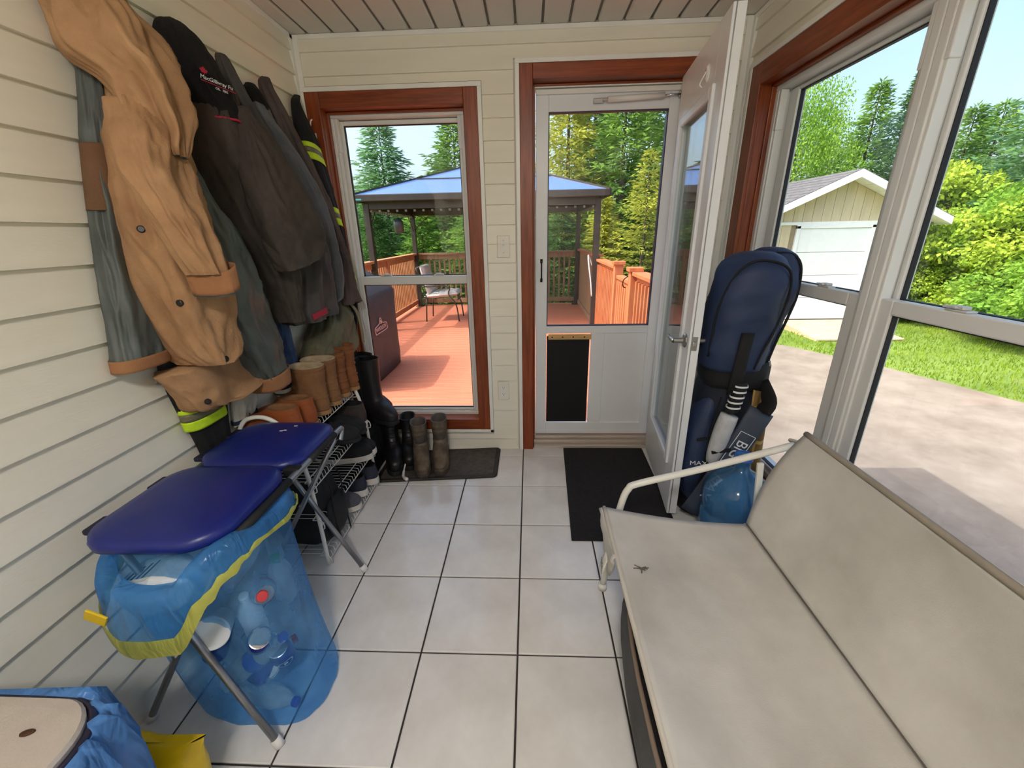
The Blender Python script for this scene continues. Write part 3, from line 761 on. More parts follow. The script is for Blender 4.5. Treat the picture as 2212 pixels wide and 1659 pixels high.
# ---------------------------------------------------------------- shed
m_shw = M('shed_board', S(206, 190, 160), .7, var=.06, scale=3, stretch=(3, 3, .6))
m_sht = M('shed_trim', S(240, 242, 244), .5, var=.02)
m_shr = M('shed_shingle', S(112, 110, 112), .9, scale=12, col2=S(84, 82, 86), bump=.4, bscale=40)
sh = thing('garden_shed', 'cream garden shed with white overhead door and grey shingle gable roof', 'shed', (7.67, 9.5, GZ))
sx, sy0, sy1, hw = 7.67, 7.9, 11.6, 1.86
pz, ezs, slope = 2.42, 1.44, .46
for k in range(18):    # front boards, each one
    x0 = sx-hw+k*hw*2/18; x1 = x0+hw*2/18
    zt0 = pz-.10-abs(x0-sx)*slope; zt1 = pz-.10-abs(x1-sx)*slope
    zc = pz-.10 if x0 < sx-1e-6 < x1-1e-6 else None
    for zlo, zh0, zh1 in ((1.46, zt0, zt1),) + (((GZ+.1, 1.40, 1.40),) if (x1 < 6.76 or x0 > 8.46) else ()):
        if max(zh0, zh1) < zlo+.02: continue
        MB().prism([(x0+.004, zlo), (x1-.004, zlo), (x1-.004, max(zh1, zlo)), (x0+.004, max(zh0, zlo))], 1, sy0, sy0+.02).build('wall_board', m_shw, sh)
MB().box(sx-hw, sx+hw, sy0+.02, sy0+.05, GZ+.1, 1.46).prism([(sx-hw, 1.46), (sx+hw, 1.46), (sx, pz-.10)], 1, sy0+.022, sy0+.05).build('front_wall', M('shed_gap', S(150, 136, 112), .8), sh)
MB().box(sx-hw-.01, sx+hw+.01, sy0-.03, sy0+.02, 1.395, 1.46).build('band_board', m_sht, sh, bevel=.004)
MB().box(sx-hw, sx-hw+.02, sy0, sy1, GZ+.1, 1.46).box(sx+hw-.02, sx+hw, sy0, sy1, GZ+.1, 1.46).box(sx-hw, sx+hw, sy1-.02, sy1, GZ+.1, 1.46).build('side_wall', m_shw, sh)
for a, b, e, f in ((6.75, 6.83, -.76, 1.38), (8.39, 8.47, -.76, 1.38), (6.75, 8.47, 1.32, 1.395)):
    MB().box(a, b, sy0-.035, sy0+.02, e, f).build('door_trim', m_sht, sh, bevel=.004)
for k in range(4):
    z0 = -.74+k*.515
    MB().box(6.83, 8.39, sy0-.012, sy0+.02, z0+.004, z0+.511).build('door_panel', m_sht, sh, bevel=.006)
ovy = sy0-.32
for sgn in (-1, 1):
    x1 = sx+sgn*2.12
    zt, ze = pz+.06, pz+.06-2.12*slope
    MB().prism([(sx, zt), (x1, ze), (x1, ze-.03), (sx, zt-.03)], 1, ovy, sy1+.2).build('roof_deck', m_sht, sh)
    n = 13
    for k in range(n):   # shingle courses
        t0, t1 = k/n, (k+1)/n
        xa, xb = lerp(sx, x1, t0), lerp(sx, x1+sgn*.03, t1)
        za, zb = lerp(zt, ze, t0), lerp(zt, ze-.012, t1)
        MB().prism([(xa, za+.004), (xb, zb+.016), (xb, zb+.002), (xa, za)], 1, ovy-.02, sy1+.22).build('shingle_course', m_shr, sh)
    MB().prism([(sx, zt-.005), (x1, ze-.005), (x1, ze-.15), (sx, zt-.16)], 1, ovy-.025, ovy).build('rake_fascia', m_sht, sh)
    MB().box(min(x1, x1-sgn*.025), max(x1, x1-sgn*.025), ovy, sy1, ze-.15, ze-.01).build('eave_fascia', m_sht, sh)
    for k in range(7):
        xa = lerp(sx+sgn*.02, x1-sgn*.03, k/7); xb = lerp(sx+sgn*.02, x1-sgn*.03, (k+.96)/7)
        za = pz-.10-abs(xa-sx)*slope; zb = pz-.10-abs(xb-sx)*slope
        MB().prism([(xa, za+.02), (xb, zb+.02), (xb, zb+.005), (xa, za+.005)], 1, ovy, sy0).build('soffit_board', m_sht, sh)
MB().box(sx-hw, sx+hw, sy0-.01, sy1, GZ-.01, GZ+.12).build('base', M('shed_base', S(120, 110, 98), .9), sh)
m_ramp = M('ramp_plank', S(214, 190, 160), .8, scale=3, col2=S(186, 160, 128), stretch=(1, 10, 10))
rp = thing('shed_ramp', 'pale plank ramp leading up to the shed door', 'ramp', (7.6, 7.1, GZ))
for k in range(11):
    t0 = k/11; y0 = lerp(sy0-.03, 6.35, t0); y1 = lerp(sy0-.03, 6.35, (k+.94)/11)
    z0 = lerp(-.76, GZ+.03, t0); z1 = lerp(-.76, GZ+.03, (k+.94)/11)
    MB().prism([(y0, z0), (y1, z1), (y1, z1-.03), (y0, z0-.03)], 0, 6.72, 8.50).build('plank', m_ramp, rp)
for x0 in (6.72, 8.46):
    MB().prism([(sy0-.03, -.79), (6.35, GZ+.0), (6.35, GZ-.01), (sy0-.03, GZ-.01)], 0, x0, x0+.04).build('ramp_side', m_ramp, rp)

# ---------------------------------------------------------------- trees
def arr_mesh(name, V, F, mat):
    me = bpy.data.meshes.new(name); n = len(V); k = F.shape[1]
    me.vertices.add(n); me.vertices.foreach_set('co', np.asarray(V, dtype=np.float32).ravel())
    me.loops.add(F.size); me.loops.foreach_set('vertex_index', F.astype(np.int32).ravel())
    me.polygons.add(len(F)); me.polygons.foreach_set('loop_start', np.arange(0, F.size, k, dtype=np.int32))
    me.update(calc_edges=True); me.materials.append(mat)
    return me
def sprays(P, D, Ln, Wd, rng):
    """kite quads at P pointing along D"""
    n = len(P); D = D/np.linalg.norm(D, axis=1, keepdims=True)
    R_ = rng.normal(size=(n, 3)); Sd = np.cross(D, R_); Sd /= np.linalg.norm(Sd, axis=1, keepdims=True)+1e-9
    L_ = Ln[:, None]; W_ = Wd[:, None]
    V = np.stack([P, P+D*L_*.45+Sd*W_*.5, P+D*L_, P+D*L_*.45-Sd*W_*.5], 1).reshape(-1, 3)
    return V, np.arange(4*n).reshape(-1, 4)
def spruce_mesh(seed, H, R, gap=.13, spray=.17, wid=.042, droop=.35, bare=.05, dens=1.):
    rng = np.random.default_rng(seed); P = []; D = []
    z = H*bare
    while z < H*.985:
        t = z/H; nb = int(6+3*rng.random()); a0 = rng.random()*6.28
        L0 = R*(1-t)**.80*(.85+.3*rng.random())+.08
        for k in range(nb):
            a = a0+k*6.283/nb+rng.normal()*.25; L = L0*(.65+.5*rng.random())
            m_ = max(4, int(L/.05*dens)); s = (np.arange(m_)+rng.random(m_))/m_
            rise = .30*t+.05
            out = np.array([math.cos(a), math.sin(a), 0])
            zc = z + L*(rise*s - droop*(1-t*.7)*s**2 + .12*s**4)
            pts = out[None, :]*(L*s)[:, None]; pts[:, 2] = zc
            sd_ = np.array([-math.sin(a), math.cos(a), 0])
            for side in (-1, 0, 1):
                sp = (1-s)*.30*L+.05
                off = side*sd_[None, :]*(sp*rng.random(m_))[:, None]
                q = pts+off*.9; q[:, 2] += rng.normal(size=m_)*.02-.06*np.abs(side)*rng.random(m_)
                d_ = out[None, :]*(.7+.5*rng.random(m_))[:, None]+side*sd_[None, :]*.75+rng.normal(size=(m_, 3))*.30; d_[:, 2] -= .12
                keep = s > .12
                P.append(q[keep]); D.append(d_[keep])
        z += gap*(.7+.6*rng.random())*(1-.45*t)
    top = np.zeros((14, 3)); top[:, 2] = H-.35+np.linspace(0, .3, 14); P.append(top)
    d_ = rng.normal(size=(14, 3))*.4; d_[:, 2] = 1; D.append(d_)
    P = np.concatenate(P); D = np.concatenate(D); n = len(P)
    return sprays(P, D, spray*(.6+.7*rng.random(n)), wid*(.6+.7*rng.random(n)), rng)
def leafy_mesh(seed, H, R, n=9000, leaf=.085, clumps=34, low=.1):
    rng = np.random.default_rng(seed); C = []
    for k in range(clumps):
        t = rng.random()**.8; a = rng.random()*6.28; r = R*(.35+.65*rng.random())*math.sqrt(max(.06, 1-(t*2-.85)**2*.75))
        C.append((r*math.cos(a), r*math.sin(a), H*(low+(1-low)*t*.95)))
    C = np.array(C); idx = rng.integers(0, clumps, n)
    d_ = rng.normal(size=(n, 3)); d_ /= np.linalg.norm(d_, axis=1, keepdims=True)
    rad = (R*.34)*(.55+.5*rng.random(n)); P = C[idx]+d_*rad[:, None]*np.array([1, 1, .75])
    D = d_*.6+rng.normal(size=(n, 3)); D[:, 2] -= .5
    return sprays(P, D, leaf*(.7+.7*rng.random(n)), leaf*.7*(.7+.6*rng.random(n)), rng)
m_bark = M('bark', S(92, 78, 66), .95, scale=6, col2=S(60, 50, 44), stretch=(4, 4, .7), bump=.5, bscale=20)
m_sp = [leaf_mat('spruce_green', S(143, 178, 80), S(73, 112, 56), .9), leaf_mat('spruce_blue', S(129, 168, 112), S(75, 117, 85), .9),
        leaf_mat('spruce_olive', S(192, 192, 80), S(119, 131, 61), .8), leaf_mat('spruce_dark', S(97, 131, 70), S(48, 80, 43), .9)]
m_lf = [leaf_mat('maple_light', S(190, 206, 84), S(132, 168, 56), 1.2), leaf_mat('leaf_mid', S(163, 197, 85), S(109, 153, 58), 1.0)]
TP = {}
def proto(kind):
    if kind in TP: return TP[kind]
    k, i = kind
    if k == 'spruce':
        V, F = spruce_mesh(100+i, 6.0, (1.75, 1.45, 1.95)[i % 3], bare=(.03, .05, .10)[i % 3], gap=(.16, .15, .18)[i % 3])
        mats = m_sp; Hh = 6.0
    elif k == 'sparse':
        V, F = spruce_mesh(150+i, 6.0, 2.0, gap=.26, droop=.15, bare=.18, dens=.7); mats = m_sp; Hh = 6.0
    else:
        V, F = leafy_mesh(200+i, 3.0, 1.35, n=30000, leaf=.042, clumps=60) if i > 1 else leafy_mesh(200+i, 3.0, 1.35, n=20000, leaf=.092)
        mats = m_lf; Hh = 3.0
    TP[kind] = (V, F, Hh); return TP[kind]
TME = {}
trunk_me = None
def tree(name, kind, mi, x, y, H, label, group, spread=1.0, rz=None):
    global trunk_me
    key = (kind, mi)
    if key not in TME:
        V, F, Hh = proto(kind); mats = m_lf if kind[0] == 'leafy' else m_sp
        TME[key] = arr_mesh('foliage', V, F, mats[mi])
    Hh = TP[kind][2]; s = H/Hh
    t = thing(name, label, 'tree', (x, y, GZ-.02), group, random.uniform(0, 6.28) if rz is None else rz)
    o = bpy.data.objects.new('foliage', TME[key]); COL.objects.link(o); o.parent = t; o.scale = (s*spread, s*spread, s)
    if trunk_me is None:
        mb = MB().tube([(0, 0, 0), (.02, .01, 1.5), (0, 0, 3.4), (.01, 0, 5.8)], [.11, .085, .05, .008], 8)
        trunk_me = mb.mesh('trunk'); trunk_me.materials.append(m_bark)
    o2 = bpy.data.objects.new('trunk', trunk_me); COL.objects.link(o2); o2.parent = t
    o2.scale = (s*1.0, s*1.0, H/6.0 if kind[0] != 'leafy' else H/6.4)
    return t
FG = 'trees beyond the deck'; SG = 'trees behind the shed'; RG = 'trees along the lawn'
SP = lambda i: ('spruce', i); LF = lambda i: ('leafy', i)
trees = [
 ('spruce_tree', SP(1), 1, -3.45, 10.6, 5.3, 'pointed blue-green spruce above the left end of the gazebo roof', FG, 1.5),
 ('spruce_tree', SP(0), 0, -1.45, 11.0, 5.35, 'wide green spruce rising behind the middle of the gazebo roof', FG, 1.5),
 ('spruce_tree', SP(2), 3, -2.3, 13.2, 4.6, 'small dark spruce filling the gap between the two spruces at the left window', FG, 1.1),
 ('spruce_tree', SP(0), 2, 1.75, 10.2, 6.6, 'tall spruce left of centre in the storm door glass', FG, .95),
 ('spruce_tree', SP(2), 3, 2.7, 12.2, 7.0, 'dark tall spruce further back in the middle of the storm door glass', FG, 1.0),
 ('spruce_tree', SP(1), 0, 3.15, 9.9, 6.8, 'bright green tall spruce right of centre in the storm door glass', FG, 1.1),
 ('spruce_tree', SP(2), 0, 4.6, 11.0, 7.2, 'tall green spruce at the right edge of the storm door glass', FG, 1.1),
 ('spruce_tree', ('sparse', 0), 2, 3.35, 7.9, 3.9, 'sparse yellow-green spruce with bare branches behind the deck gate', FG, 1.1),
 ('spruce_tree', SP(2), 2, 4.7, 8.3, 4.4, 'olive spruce with drooping boughs right of the sparse one', FG, 1.0),
 ('spruce_tree', SP(0), 3, -3.3, 8.8, 3.2, 'low dark spruce behind the left deck railing corner', FG, 1.35),
 ('spruce_tree', SP(2), 0, -2.1, 9.0, 3.1, 'low bushy spruce behind the left gazebo post', FG, 1.4),
 ('spruce_tree', SP(1), 0, -.8, 8.9, 3.2, 'low bright spruce behind the patio chair', FG, 1.5),
 ('spruce_tree', SP(0), 3, .5, 9.3, 3.3, 'low dark spruce behind the wall between window and door', FG, 1.5),
 ('spruce_tree', SP(2), 3, 1.5, 8.7, 3.0, 'low dark spruce behind the right rear gazebo post', FG, 1.4),
 ('spruce_tree', SP(1), 2, 2.5, 8.5, 3.1, 'low olive spruce behind the privacy panel', FG, 1.4),
 ('spruce_tree', SP(0), 3, -5.6, 10.5, 4.4, 'dark spruce at the far left behind the grill', FG, 1.3),
 ('spruce_tree', SP(1), 3, 5.8, 13.0, 7.0, 'dark spruce hidden mostly by the open door', FG, 1.2),
 ('leafy_tree', LF(2), 1, 9.55, 13.6, 6.6, 'leafy tree left of the shed roof peak', SG, .62),
 ('spruce_tree', SP(1), 0, 13.1, 15.4, 7.1, 'pointed spruce behind the shed, left of the twin tops', SG, 1.0),
 ('spruce_tree', SP(0), 3, 13.6, 14.3, 7.0, 'dark pointed spruce behind the shed, right of the twin tops', SG, .8),
 ('spruce_tree', SP(2), 0, 11.9, 15.8, 5.6, 'broad green spruce low behind the shed roof', SG, 1.1),
 ('leafy_tree', LF(3), 1, 8.2, 15.0, 5.0, 'leafy tree at the left edge of the right window', SG, .8),
 ('spruce_tree', SP(1), 0, 12.3, 10.6, 5.2, 'green spruce right of the shed eave', RG, 1.1),
 ('spruce_tree', SP(0), 1, 12.4, 8.6, 6.2, 'tall blue-green spruce at the right edge of the picture', RG, 1.1),
 ('spruce_tree', SP(2), 0, 14.5, 12.2, 5.6, 'green spruce deeper behind the lawn shrubs', RG, 1.2),
 ('spruce_tree', SP(1), 3, 13.8, 7.0, 6.4, 'dark spruce behind the maple shrubs at the right', RG, 1.2),
 ('leafy_shrub', LF(0), 0, 10.9, 9.0, 3.5, 'tall yellow-green maple shrub beside the shed eave', RG, .95),
 ('leafy_shrub', LF(1), 0, 10.9, 7.3, 2.7, 'yellow-green maple shrub in the middle of the right window', RG, 1.1),
 ('leafy_shrub', LF(0), 1, 11.7, 7.6, 3.2, 'mid green shrub behind the yellow-green ones', RG, 1.1),
 ('leafy_shrub', LF(1), 1, 10.6, 5.7, 2.2, 'mid green shrub at the right edge above the lawn', RG, 1.3),
 ('leafy_shrub', LF(0), 0, 10.3, 8.2, 1.9, 'low yellow-green shrub at the lawn edge below the maple', RG, 1.1),
 ('leafy_shrub', LF(1), 0, 11.5, 4.6, 2.6, 'yellow-green shrub furthest right', RG, 1.1),
 ('spruce_tree', SP(0), 3, 15.5, 5.0, 7.0, 'dark spruce furthest right behind the shrubs', RG, 1.2),
]
for i, a in enumerate(trees):
    nm, kd, mi, x, y, H, lab, grp, sp = a
    tree(nm, kd, mi, x, y, H, lab, grp, sp, rz=i*1.3)
# closed wood further back, one label for trees nothing tells apart
for k in range(16):
    x = -9+k*2.0; y = 17+random.uniform(-1, 2)
    tree('spruce_tree', SP(k % 3), 3, x, y, random.uniform(4.0, 5.2), 'dark spruce in the closed wood far behind the yard', 'far wood', 1.5)
# ================================================================ things in the room
# ---------------------------------------------------------------- unseen ceiling lamp added behind the camera to brighten the room
lp = thing('added_ceiling_lamp', 'added round ceiling lamp with frosted white dome, unseen behind the viewer', 'lamp', (.62, -3.0, ZC-.002))
MB().lathe([(.15, 0), (.155, -.012), (.15, -.025), (.13, -.03)], 32, (.62, -3.0, ZC-.002)).build('base', m_trim, lp, smooth=False)
MB().lathe([(.135, -.03), (.145, -.05), (.125, -.085), (.08, -.11), (.02, -.12), (.001, -.12)], 32, (.62, -3.0, ZC-.002)).build('dome', M('added_lamp_dome', S(255, 244, 228), .4, var=0, emit=((1, .955, .90, 1), ADDED_LAMP)), lp, smooth=True)

# ---------------------------------------------------------------- switch, outlet, coat hooks on the far wall
m_plate = M('white_plate', S(228, 224, 212), .35, var=0)
sw = thing('light_switch', 'white toggle light switch on the siding between window and door', 'switch', (.566, YF-.014, 1.285))
MB().box(.531, .601, YF-.022, YF-.010, 1.226, 1.343).build('plate', m_plate, sw, bevel=.003)
MB().box(.559, .573, YF-.024, YF-.021, 1.268, 1.300).build('toggle_slot', m_trim, sw)
MB().obox((.566, YF-.029, 1.290), (.009, .016, .012), Matrix.Rotation(.4, 3, 'X')).build('toggle', m_trim, sw, bevel=.001)
for z in (1.252, 1.317): MB().obox((.566, YF-.0225, z), (.006, .002, .006)).build('screw', m_metal, sw)
ou = thing('wall_outlet', 'white double wall outlet low on the siding beside the door casing', 'outlet', (.545, YF-.014, .42))
MB().box(.510, .580, YF-.022, YF-.010, .362, .478).build('plate', m_plate, ou, bevel=.003)
for z in (.397, .443):
    q = MB().rings([[(.545+.017*math.cos(t*PI/12), YF-.0215-d, z+.0145*math.sin(t*PI/12)) for t in range(24)] for d in (0, .003)]).build('socket', m_trim, ou)
    MB().obox((.539, YF-.0248, z+.003), (.002, .001, .008)).obox((.551, YF-.0248, z+.003), (.002, .001, .007)).obox((.545, YF-.0248, z-.007), (.004, .001, .004)).build('slots', m_black, q)
ch = MB().tube(bez([(-.405, YF-.026, 1.86), (-.405, YF-.055, 1.855), (-.398, YF-.075, 1.875), (-.392, YF-.075, 1.905), (-.388, YF-.065, 1.915)], 16), .0035, 8).lathe([(.009, -.012), (.009, .012)], 10, (-.405, YF-.024, 1.85))
ch = ch.build('coat_hook', m_plate, smooth=True); tag(ch, 'white wire coat hook screwed to the left window casing', 'hook')

wk = MB().lathe([(.011, 0), (.011, .003), (.005, .006), (.004, .018), (.010, .022), (.010, .028), (.004, .031)], 14).build('cup_hook', M('clear_knob', S(226, 224, 214), .15, var=0), smooth=True)
wk.rotation_euler = (PI/2, 0, 0); wk.location = (1.70, YF-.016, 2.09); tag(wk, 'small clear round knob high on the far wall beside the open door', 'hook')
# ---------------------------------------------------------------- mats
def rough_plane(x0, x1, y0, y1, th, rc, name, mat, rim=0., rot=0., c=None):
    pass
m_mat1 = M('boot_tray_mat', S(92, 84, 76), .75, scale=40, col2=S(60, 54, 50), bump=.8, bscale=160)
bm_ = thing('boot_mat', 'brown textured boot mat with raised black border under the far window', 'mat', (.17, -.09, 0))
cx, cy = .165, -.085
def rrect(x0, x1, y0, y1, r, n=6):
    P = []
    for (ax, ay, a0) in ((x1-r, y1-r, 0), (x0+r, y1-r, PI/2), (x0+r, y0+r, PI), (x1-r, y0+r, 1.5*PI)):
        P += [(ax+r*math.cos(a0+k*PI/2/n), ay+r*math.sin(a0+k*PI/2/n)) for k in range(n+1)]
    return P
def mat_rings(x0, x1, y0, y1, r, prof, skew=0.):
    return [[(x+skew*(y-y0), y+.09*(x-x0), z) for x, y in rrect(x0+i, x1-i, y0+i, y1-i, max(.004, r-i))] for i, z in prof]
m_mb = M('mat_border', S(44, 40, 38), .6, var=.1)
MB().rings(mat_rings(-.20, .515, -.315, .035, .03, ((0, .004), (0, .010), (.006, .016), (.022, .016), (.026, .011)))).build('border', m_mb, bm_)
MB().rings(mat_rings(-.174, .489, -.289, .009, .012, ((0, .004), (0, .0125)))).build('ribbed_field', m_mat1, bm_)
dm = MB().rings([[(x+.028*(y+.77)/.87, y, z) for x, y in rrect(.902+i, 1.415-i, -.775+i, .098-i, .006)] for i, z in ((0, .004), (0, .010), (.003, .012))]).build('door_mat', M('black_carpet_mat', S(34, 32, 35), .95, scale=60, col2=S(22, 21, 23), bump=1, bscale=260), bevel=0)
tag(dm, 'black carpet door mat lying in front of the door', 'mat')

# ---------------------------------------------------------------- fabric bench
m_fab = M('bench_fabric', S(206, 203, 196), .85, scale=2.6, col2=S(176, 172, 163), bump=.15, bscale=300, grain=.08)
m_tubew = M('white_tube', S(226, 224, 216), .35, var=.03, scale=12)
m_piping = M('bench_piping', S(196, 190, 178), .8, var=.05)
BY0, BY1 = -2.28, -1.08
bn = thing('fabric_bench', 'white steel tube bench with beige fabric seat and backrest', 'bench', (1.3, -1.68, 0))
def fab(P, u, v):  # bilinear + sag
    return P[0]*(1-u)*(1-v)+P[1]*u*(1-v)+P[2]*u*v+P[3]*(1-u)*v
def cloth_panel(P, nu, nv, sag, ndir, amp, seed, edge_sag=0.):
    g = []
    for i in range(nu+1):
        row = []
        for j in range(nv+1):
            u, v = i/nu, j/nv; p = fab(P, u, v)
            s = (4*u*(1-u))*(4*v*(1-v))
            w_ = noise.noise(Vector((u*3+seed, v*5, seed)))*amp+noise.noise(Vector((u*9+seed, v*7, seed*2)))*amp*.4
            row.append(p - ndir*(sag*s) + ndir*(w_*min(1, s*2.5)) - Vector((0, edge_sag*4*u*(1-u), 0))*v**4)
        g.append(row)
    return g
seatP = [Vector((.975, BY0, .415)), Vector((1.455, BY0, .385)), Vector((1.462, -1.125, .388)), Vector((.978, -1.085, .425))]
backP = [Vector((1.455, BY0, .388)), Vector((1.60, BY0, .722)), Vector((1.603, -1.102, .728)), Vector((1.462, -1.125, .390))]
se = MB().grid(cloth_panel(seatP, 30, 50, .035, Vector((0, 0, 1)), .010, 1.3, .02)).build('seat_fabric', m_fab, bn, smooth=True, thick=.004)
bk = MB().grid(cloth_panel(backP, 24, 50, .03, Vector((-.92, 0, .4)), .010, 4.1, -.035)).build('backrest_fabric', m_fab, bn, smooth=True, thick=.004)
MB().tube(bez([seatP[3]+Vector((-.002, 0, 0)), lerp(seatP[3], seatP[0], .5)+Vector((-.004, 0, -.004)), seatP[0]], 24), .007, 6).build('seat_piping', m_piping, se, smooth=True)
MB().tube(bez([backP[2], lerp(backP[2], backP[1], .5)+Vector((0, 0, .004)), backP[1]], 24), .009, 6).build('back_piping', M('piping_dark', S(150, 140, 126), .8, var=.05), bk, smooth=True)
MB().tube([Vector((1.456, BY0, .390)), Vector((1.4615, -1.125, .393))], .0022, 6).build('seam', M('seam_dark', S(92, 84, 76), .9, var=0), se)
# front flap with care label
g = []
for i in range(13):
    row = []
    for j in range(7):
        y = lerp(-1.085, -1.33, i/12); dp = .022*max(.12, math.sin(min(1, i/9)*PI*.5)*(1 if i < 9 else (12.6-i)/3.6)); row.append((.972-.012*math.sin(j/6*PI)-.003*math.sin(i*1.7+j), y, .424-dp*j))
    g.append(row)
fp = MB().grid(g).build('front_flap', m_fab, bn, smooth=True, thick=.003)
tg = MB().grid([[(.960-.016*math.sin(j/6*PI*.8)+.001*i, -1.235-.04*i/3, .365-.016*j) for j in range(7)] for i in range(4)]).build('care_label', M('care_label', S(222, 220, 212), .7, var=.04), bn, smooth=True, thick=.001)
for k in range(5):
    MB().bar((.9455, -1.240, .342-.010*k), (.9455, -1.268, .340-.010*k), .0012, .003).build('label_print', M('print_grey', S(120, 118, 116), .8, var=0), tg)
# frame tubes
def arm(y):
    pts = bez([(1.00, y, .02), (1.03, y, .30), (1.05, y, .425), (1.068, y, .475), (1.10, y, .497), (1.30, y, .555), (1.50, y, .618), (1.615, y, .655)], 44)
    return MB().tube(pts, .0125, 12)
for y, yy in ((-1.045, -1.045), (BY0-.03, BY0-.03)):
    arm(y).build('arm_tube', m_tubew, bn, smooth=True)
    MB().bar((1.515, y, .585), (1.575, y, .012), .022, .012, (0, 1, 0)).build('rear_strut', m_tubew, bn, bevel=.003)
    yi = y-.10 if y > -1.5 else y+.06
    MB().tube([(1.495, yi, .36), (1.625, yi, .70)], .011, 10).build('back_tube', m_tubew, bn, smooth=True)
    MB().tube([(1.00, yi, .345), (1.50, yi, .345)], .011, 10).build('seat_side_tube', m_tubew, bn, smooth=True)
    for p in ((1.00, y, .006), (1.575, y, .006)): MB().lathe([(.018, 0), (.018, .02), (.013, .028)], 14, (p[0], p[1], .0036)).build('foot_cap', m_tubew, bn, smooth=True)
for a, b in (((.992, .404), (.992, .404)), ((1.48, .355), (1.48, .355)), ((1.622, .715), (1.622, .715))):
    MB().tube([(a[0], -1.09, a[1]), (b[0], BY0+.01, b[1])], .010, 10).build('long_tube', m_tubew, bn, smooth=True)
MB().tube(bez([(1.605, -1.075, .685), (1.600, -1.040, .675), (1.613, -1.025, .660), (1.628, -1.045, .665), (1.618, -1.07, .690)], 20), .004, 6).tube(bez([(1.612, -1.03, .665), (1.622, -1.025, .63), (1.630, -1.03, .60)], 8), .004, 6).build('tie_cord', m_piping, bn, smooth=True)
# oval stains and specks on the seat: a small burst of dark threads
rt = MB()
for k in range(15):
    a = random.uniform(0, 6.28); l = random.uniform(.008, .026)
    z = .4175
    rt.bar((1.039+.003*math.cos(a), -1.364+.003*math.sin(a), z), (1.039+l*math.cos(a), -1.364+l*.8*math.sin(a), z-.0015+.13*-l*math.cos(a)*-1*-.9), .0018, .0018)
rt.obox((1.039, -1.364, .4165), (.008, .007, .002))
rt.build('frayed_spot', M('frayed_dark', S(92, 86, 78), .9, var=0), bn)

# ---------------------------------------------------------------- dark pet bed pushed under the bench
m_pet = M('pet_bed_grey', S(82, 82, 82), .8, scale=5, col2=S(56, 56, 58), bump=.5, bscale=40)
m_petb = M('pet_bed_plush', S(30, 27, 28), .98, scale=18, col2=S(16, 15, 16), bump=1, bscale=70)
pb = thing('pet_bed', 'grey oval pet bed with black plush lining under the bench', 'pet bed', (1.29, -1.72, 0))
def oval(rx, ry, z, n=48, cx=1.275, cy=-1.76, wob=0.):
    return [(cx+rx*(abs(math.cos(2*PI*k/n))**.75)*(1 if math.cos(2*PI*k/n) >= 0 else -1), cy+ry*(abs(math.sin(2*PI*k/n))**.75)*(1 if math.sin(2*PI*k/n) >= 0 else -1), z+wob*math.sin(k*1.9)) for k in range(n)]
MB().rings([oval(.225, .56, .004), oval(.27, .61, .05), oval(.305, .64, .14), oval(.318, .645, .23), oval(.300, .625, .315, wob=.003)], True, False).build('outer_wall', m_pet, pb, smooth=True)
MB().tube(oval(.300, .625, .317)+oval(.300, .625, .317)[:1], .006, 8, False).build('piping', M('pet_piping', S(128, 110, 96), .8, var=0), pb, smooth=True)
MB().rings([oval(.298, .623, .315), oval(.27, .59, .345, wob=.006), oval(.21, .52, .32, wob=.01), oval(.16, .42, .17), oval(.05, .1, .15)], False, True).build('plush_lining', m_petb, pb, smooth=True)

# ---------------------------------------------------------------- folding two-lid bag stand
m_st = M('steel_tube', S(150, 152, 156), .32, .85, var=.05, scale=15)
m_lid = M('blue_lid', S(20, 33, 112), .36, var=.05, scale=10, bump=.06, bscale=200)
m_lidn = M('lid_underside', S(16, 18, 48), .5, var=.05)
m_cap = M('white_foot', S(226, 224, 220), .5, var=.05)
stn = thing('folding_bag_stand', 'folding steel recycling stand with two blue plastic lids', 'bag stand', (-.2, -1.28, 0))
RZ = .68
MB().tube(bez([(0, -.985, RZ-.04), (0.0, -.962, RZ-.008), (0, -.985, RZ), (0, -1.1, RZ), (0, -1.5, RZ), (0, -1.595, RZ)], 60), .0105, 10).build('rail', m_st, stn, smooth=True)
MB().tube([(-.33, -.96, RZ), (-.33, -1.59, RZ)], .0105, 10).build('rail', m_st, stn, smooth=True)
for a, b in (((0, -1.62, .014), (-.31, -1.560, RZ)), ((-.425, -1.565, .014), (-.004, -1.598, RZ)), ((0, -.976, .014), (-.33, -.975, RZ)), ((-.40, -1.0, .014), (0, -.970, RZ))):
    MB().tube([a, b], .0098, 10).build('leg', m_st, stn, smooth=True)
    d = (Vector(b)-Vector(a)).normalized(); MB().tube([Vector(a)-d*.006, Vector(a)+d*.022], .0135, 12).build('foot_cap', m_cap, stn, smooth=True)
for y in (-1.596, -.972): MB().tube([(-.208, y-.022, .345), (-.208, y+.022, .345)], .006, 10).build('pivot_bolt', m_metal, stn, smooth=True)
for y0, y1 in ((-1.02, -1.20), (-1.32, -1.55)):
    MB().tube([(0, y0, RZ), (0, y1, RZ)], .0125, 12).build('black_sleeve', m_black, stn, smooth=True)
MB().obox((-.02, -1.262, RZ), (.05, .03, .03)).build('rail_clip', m_black, stn, bevel=.006)
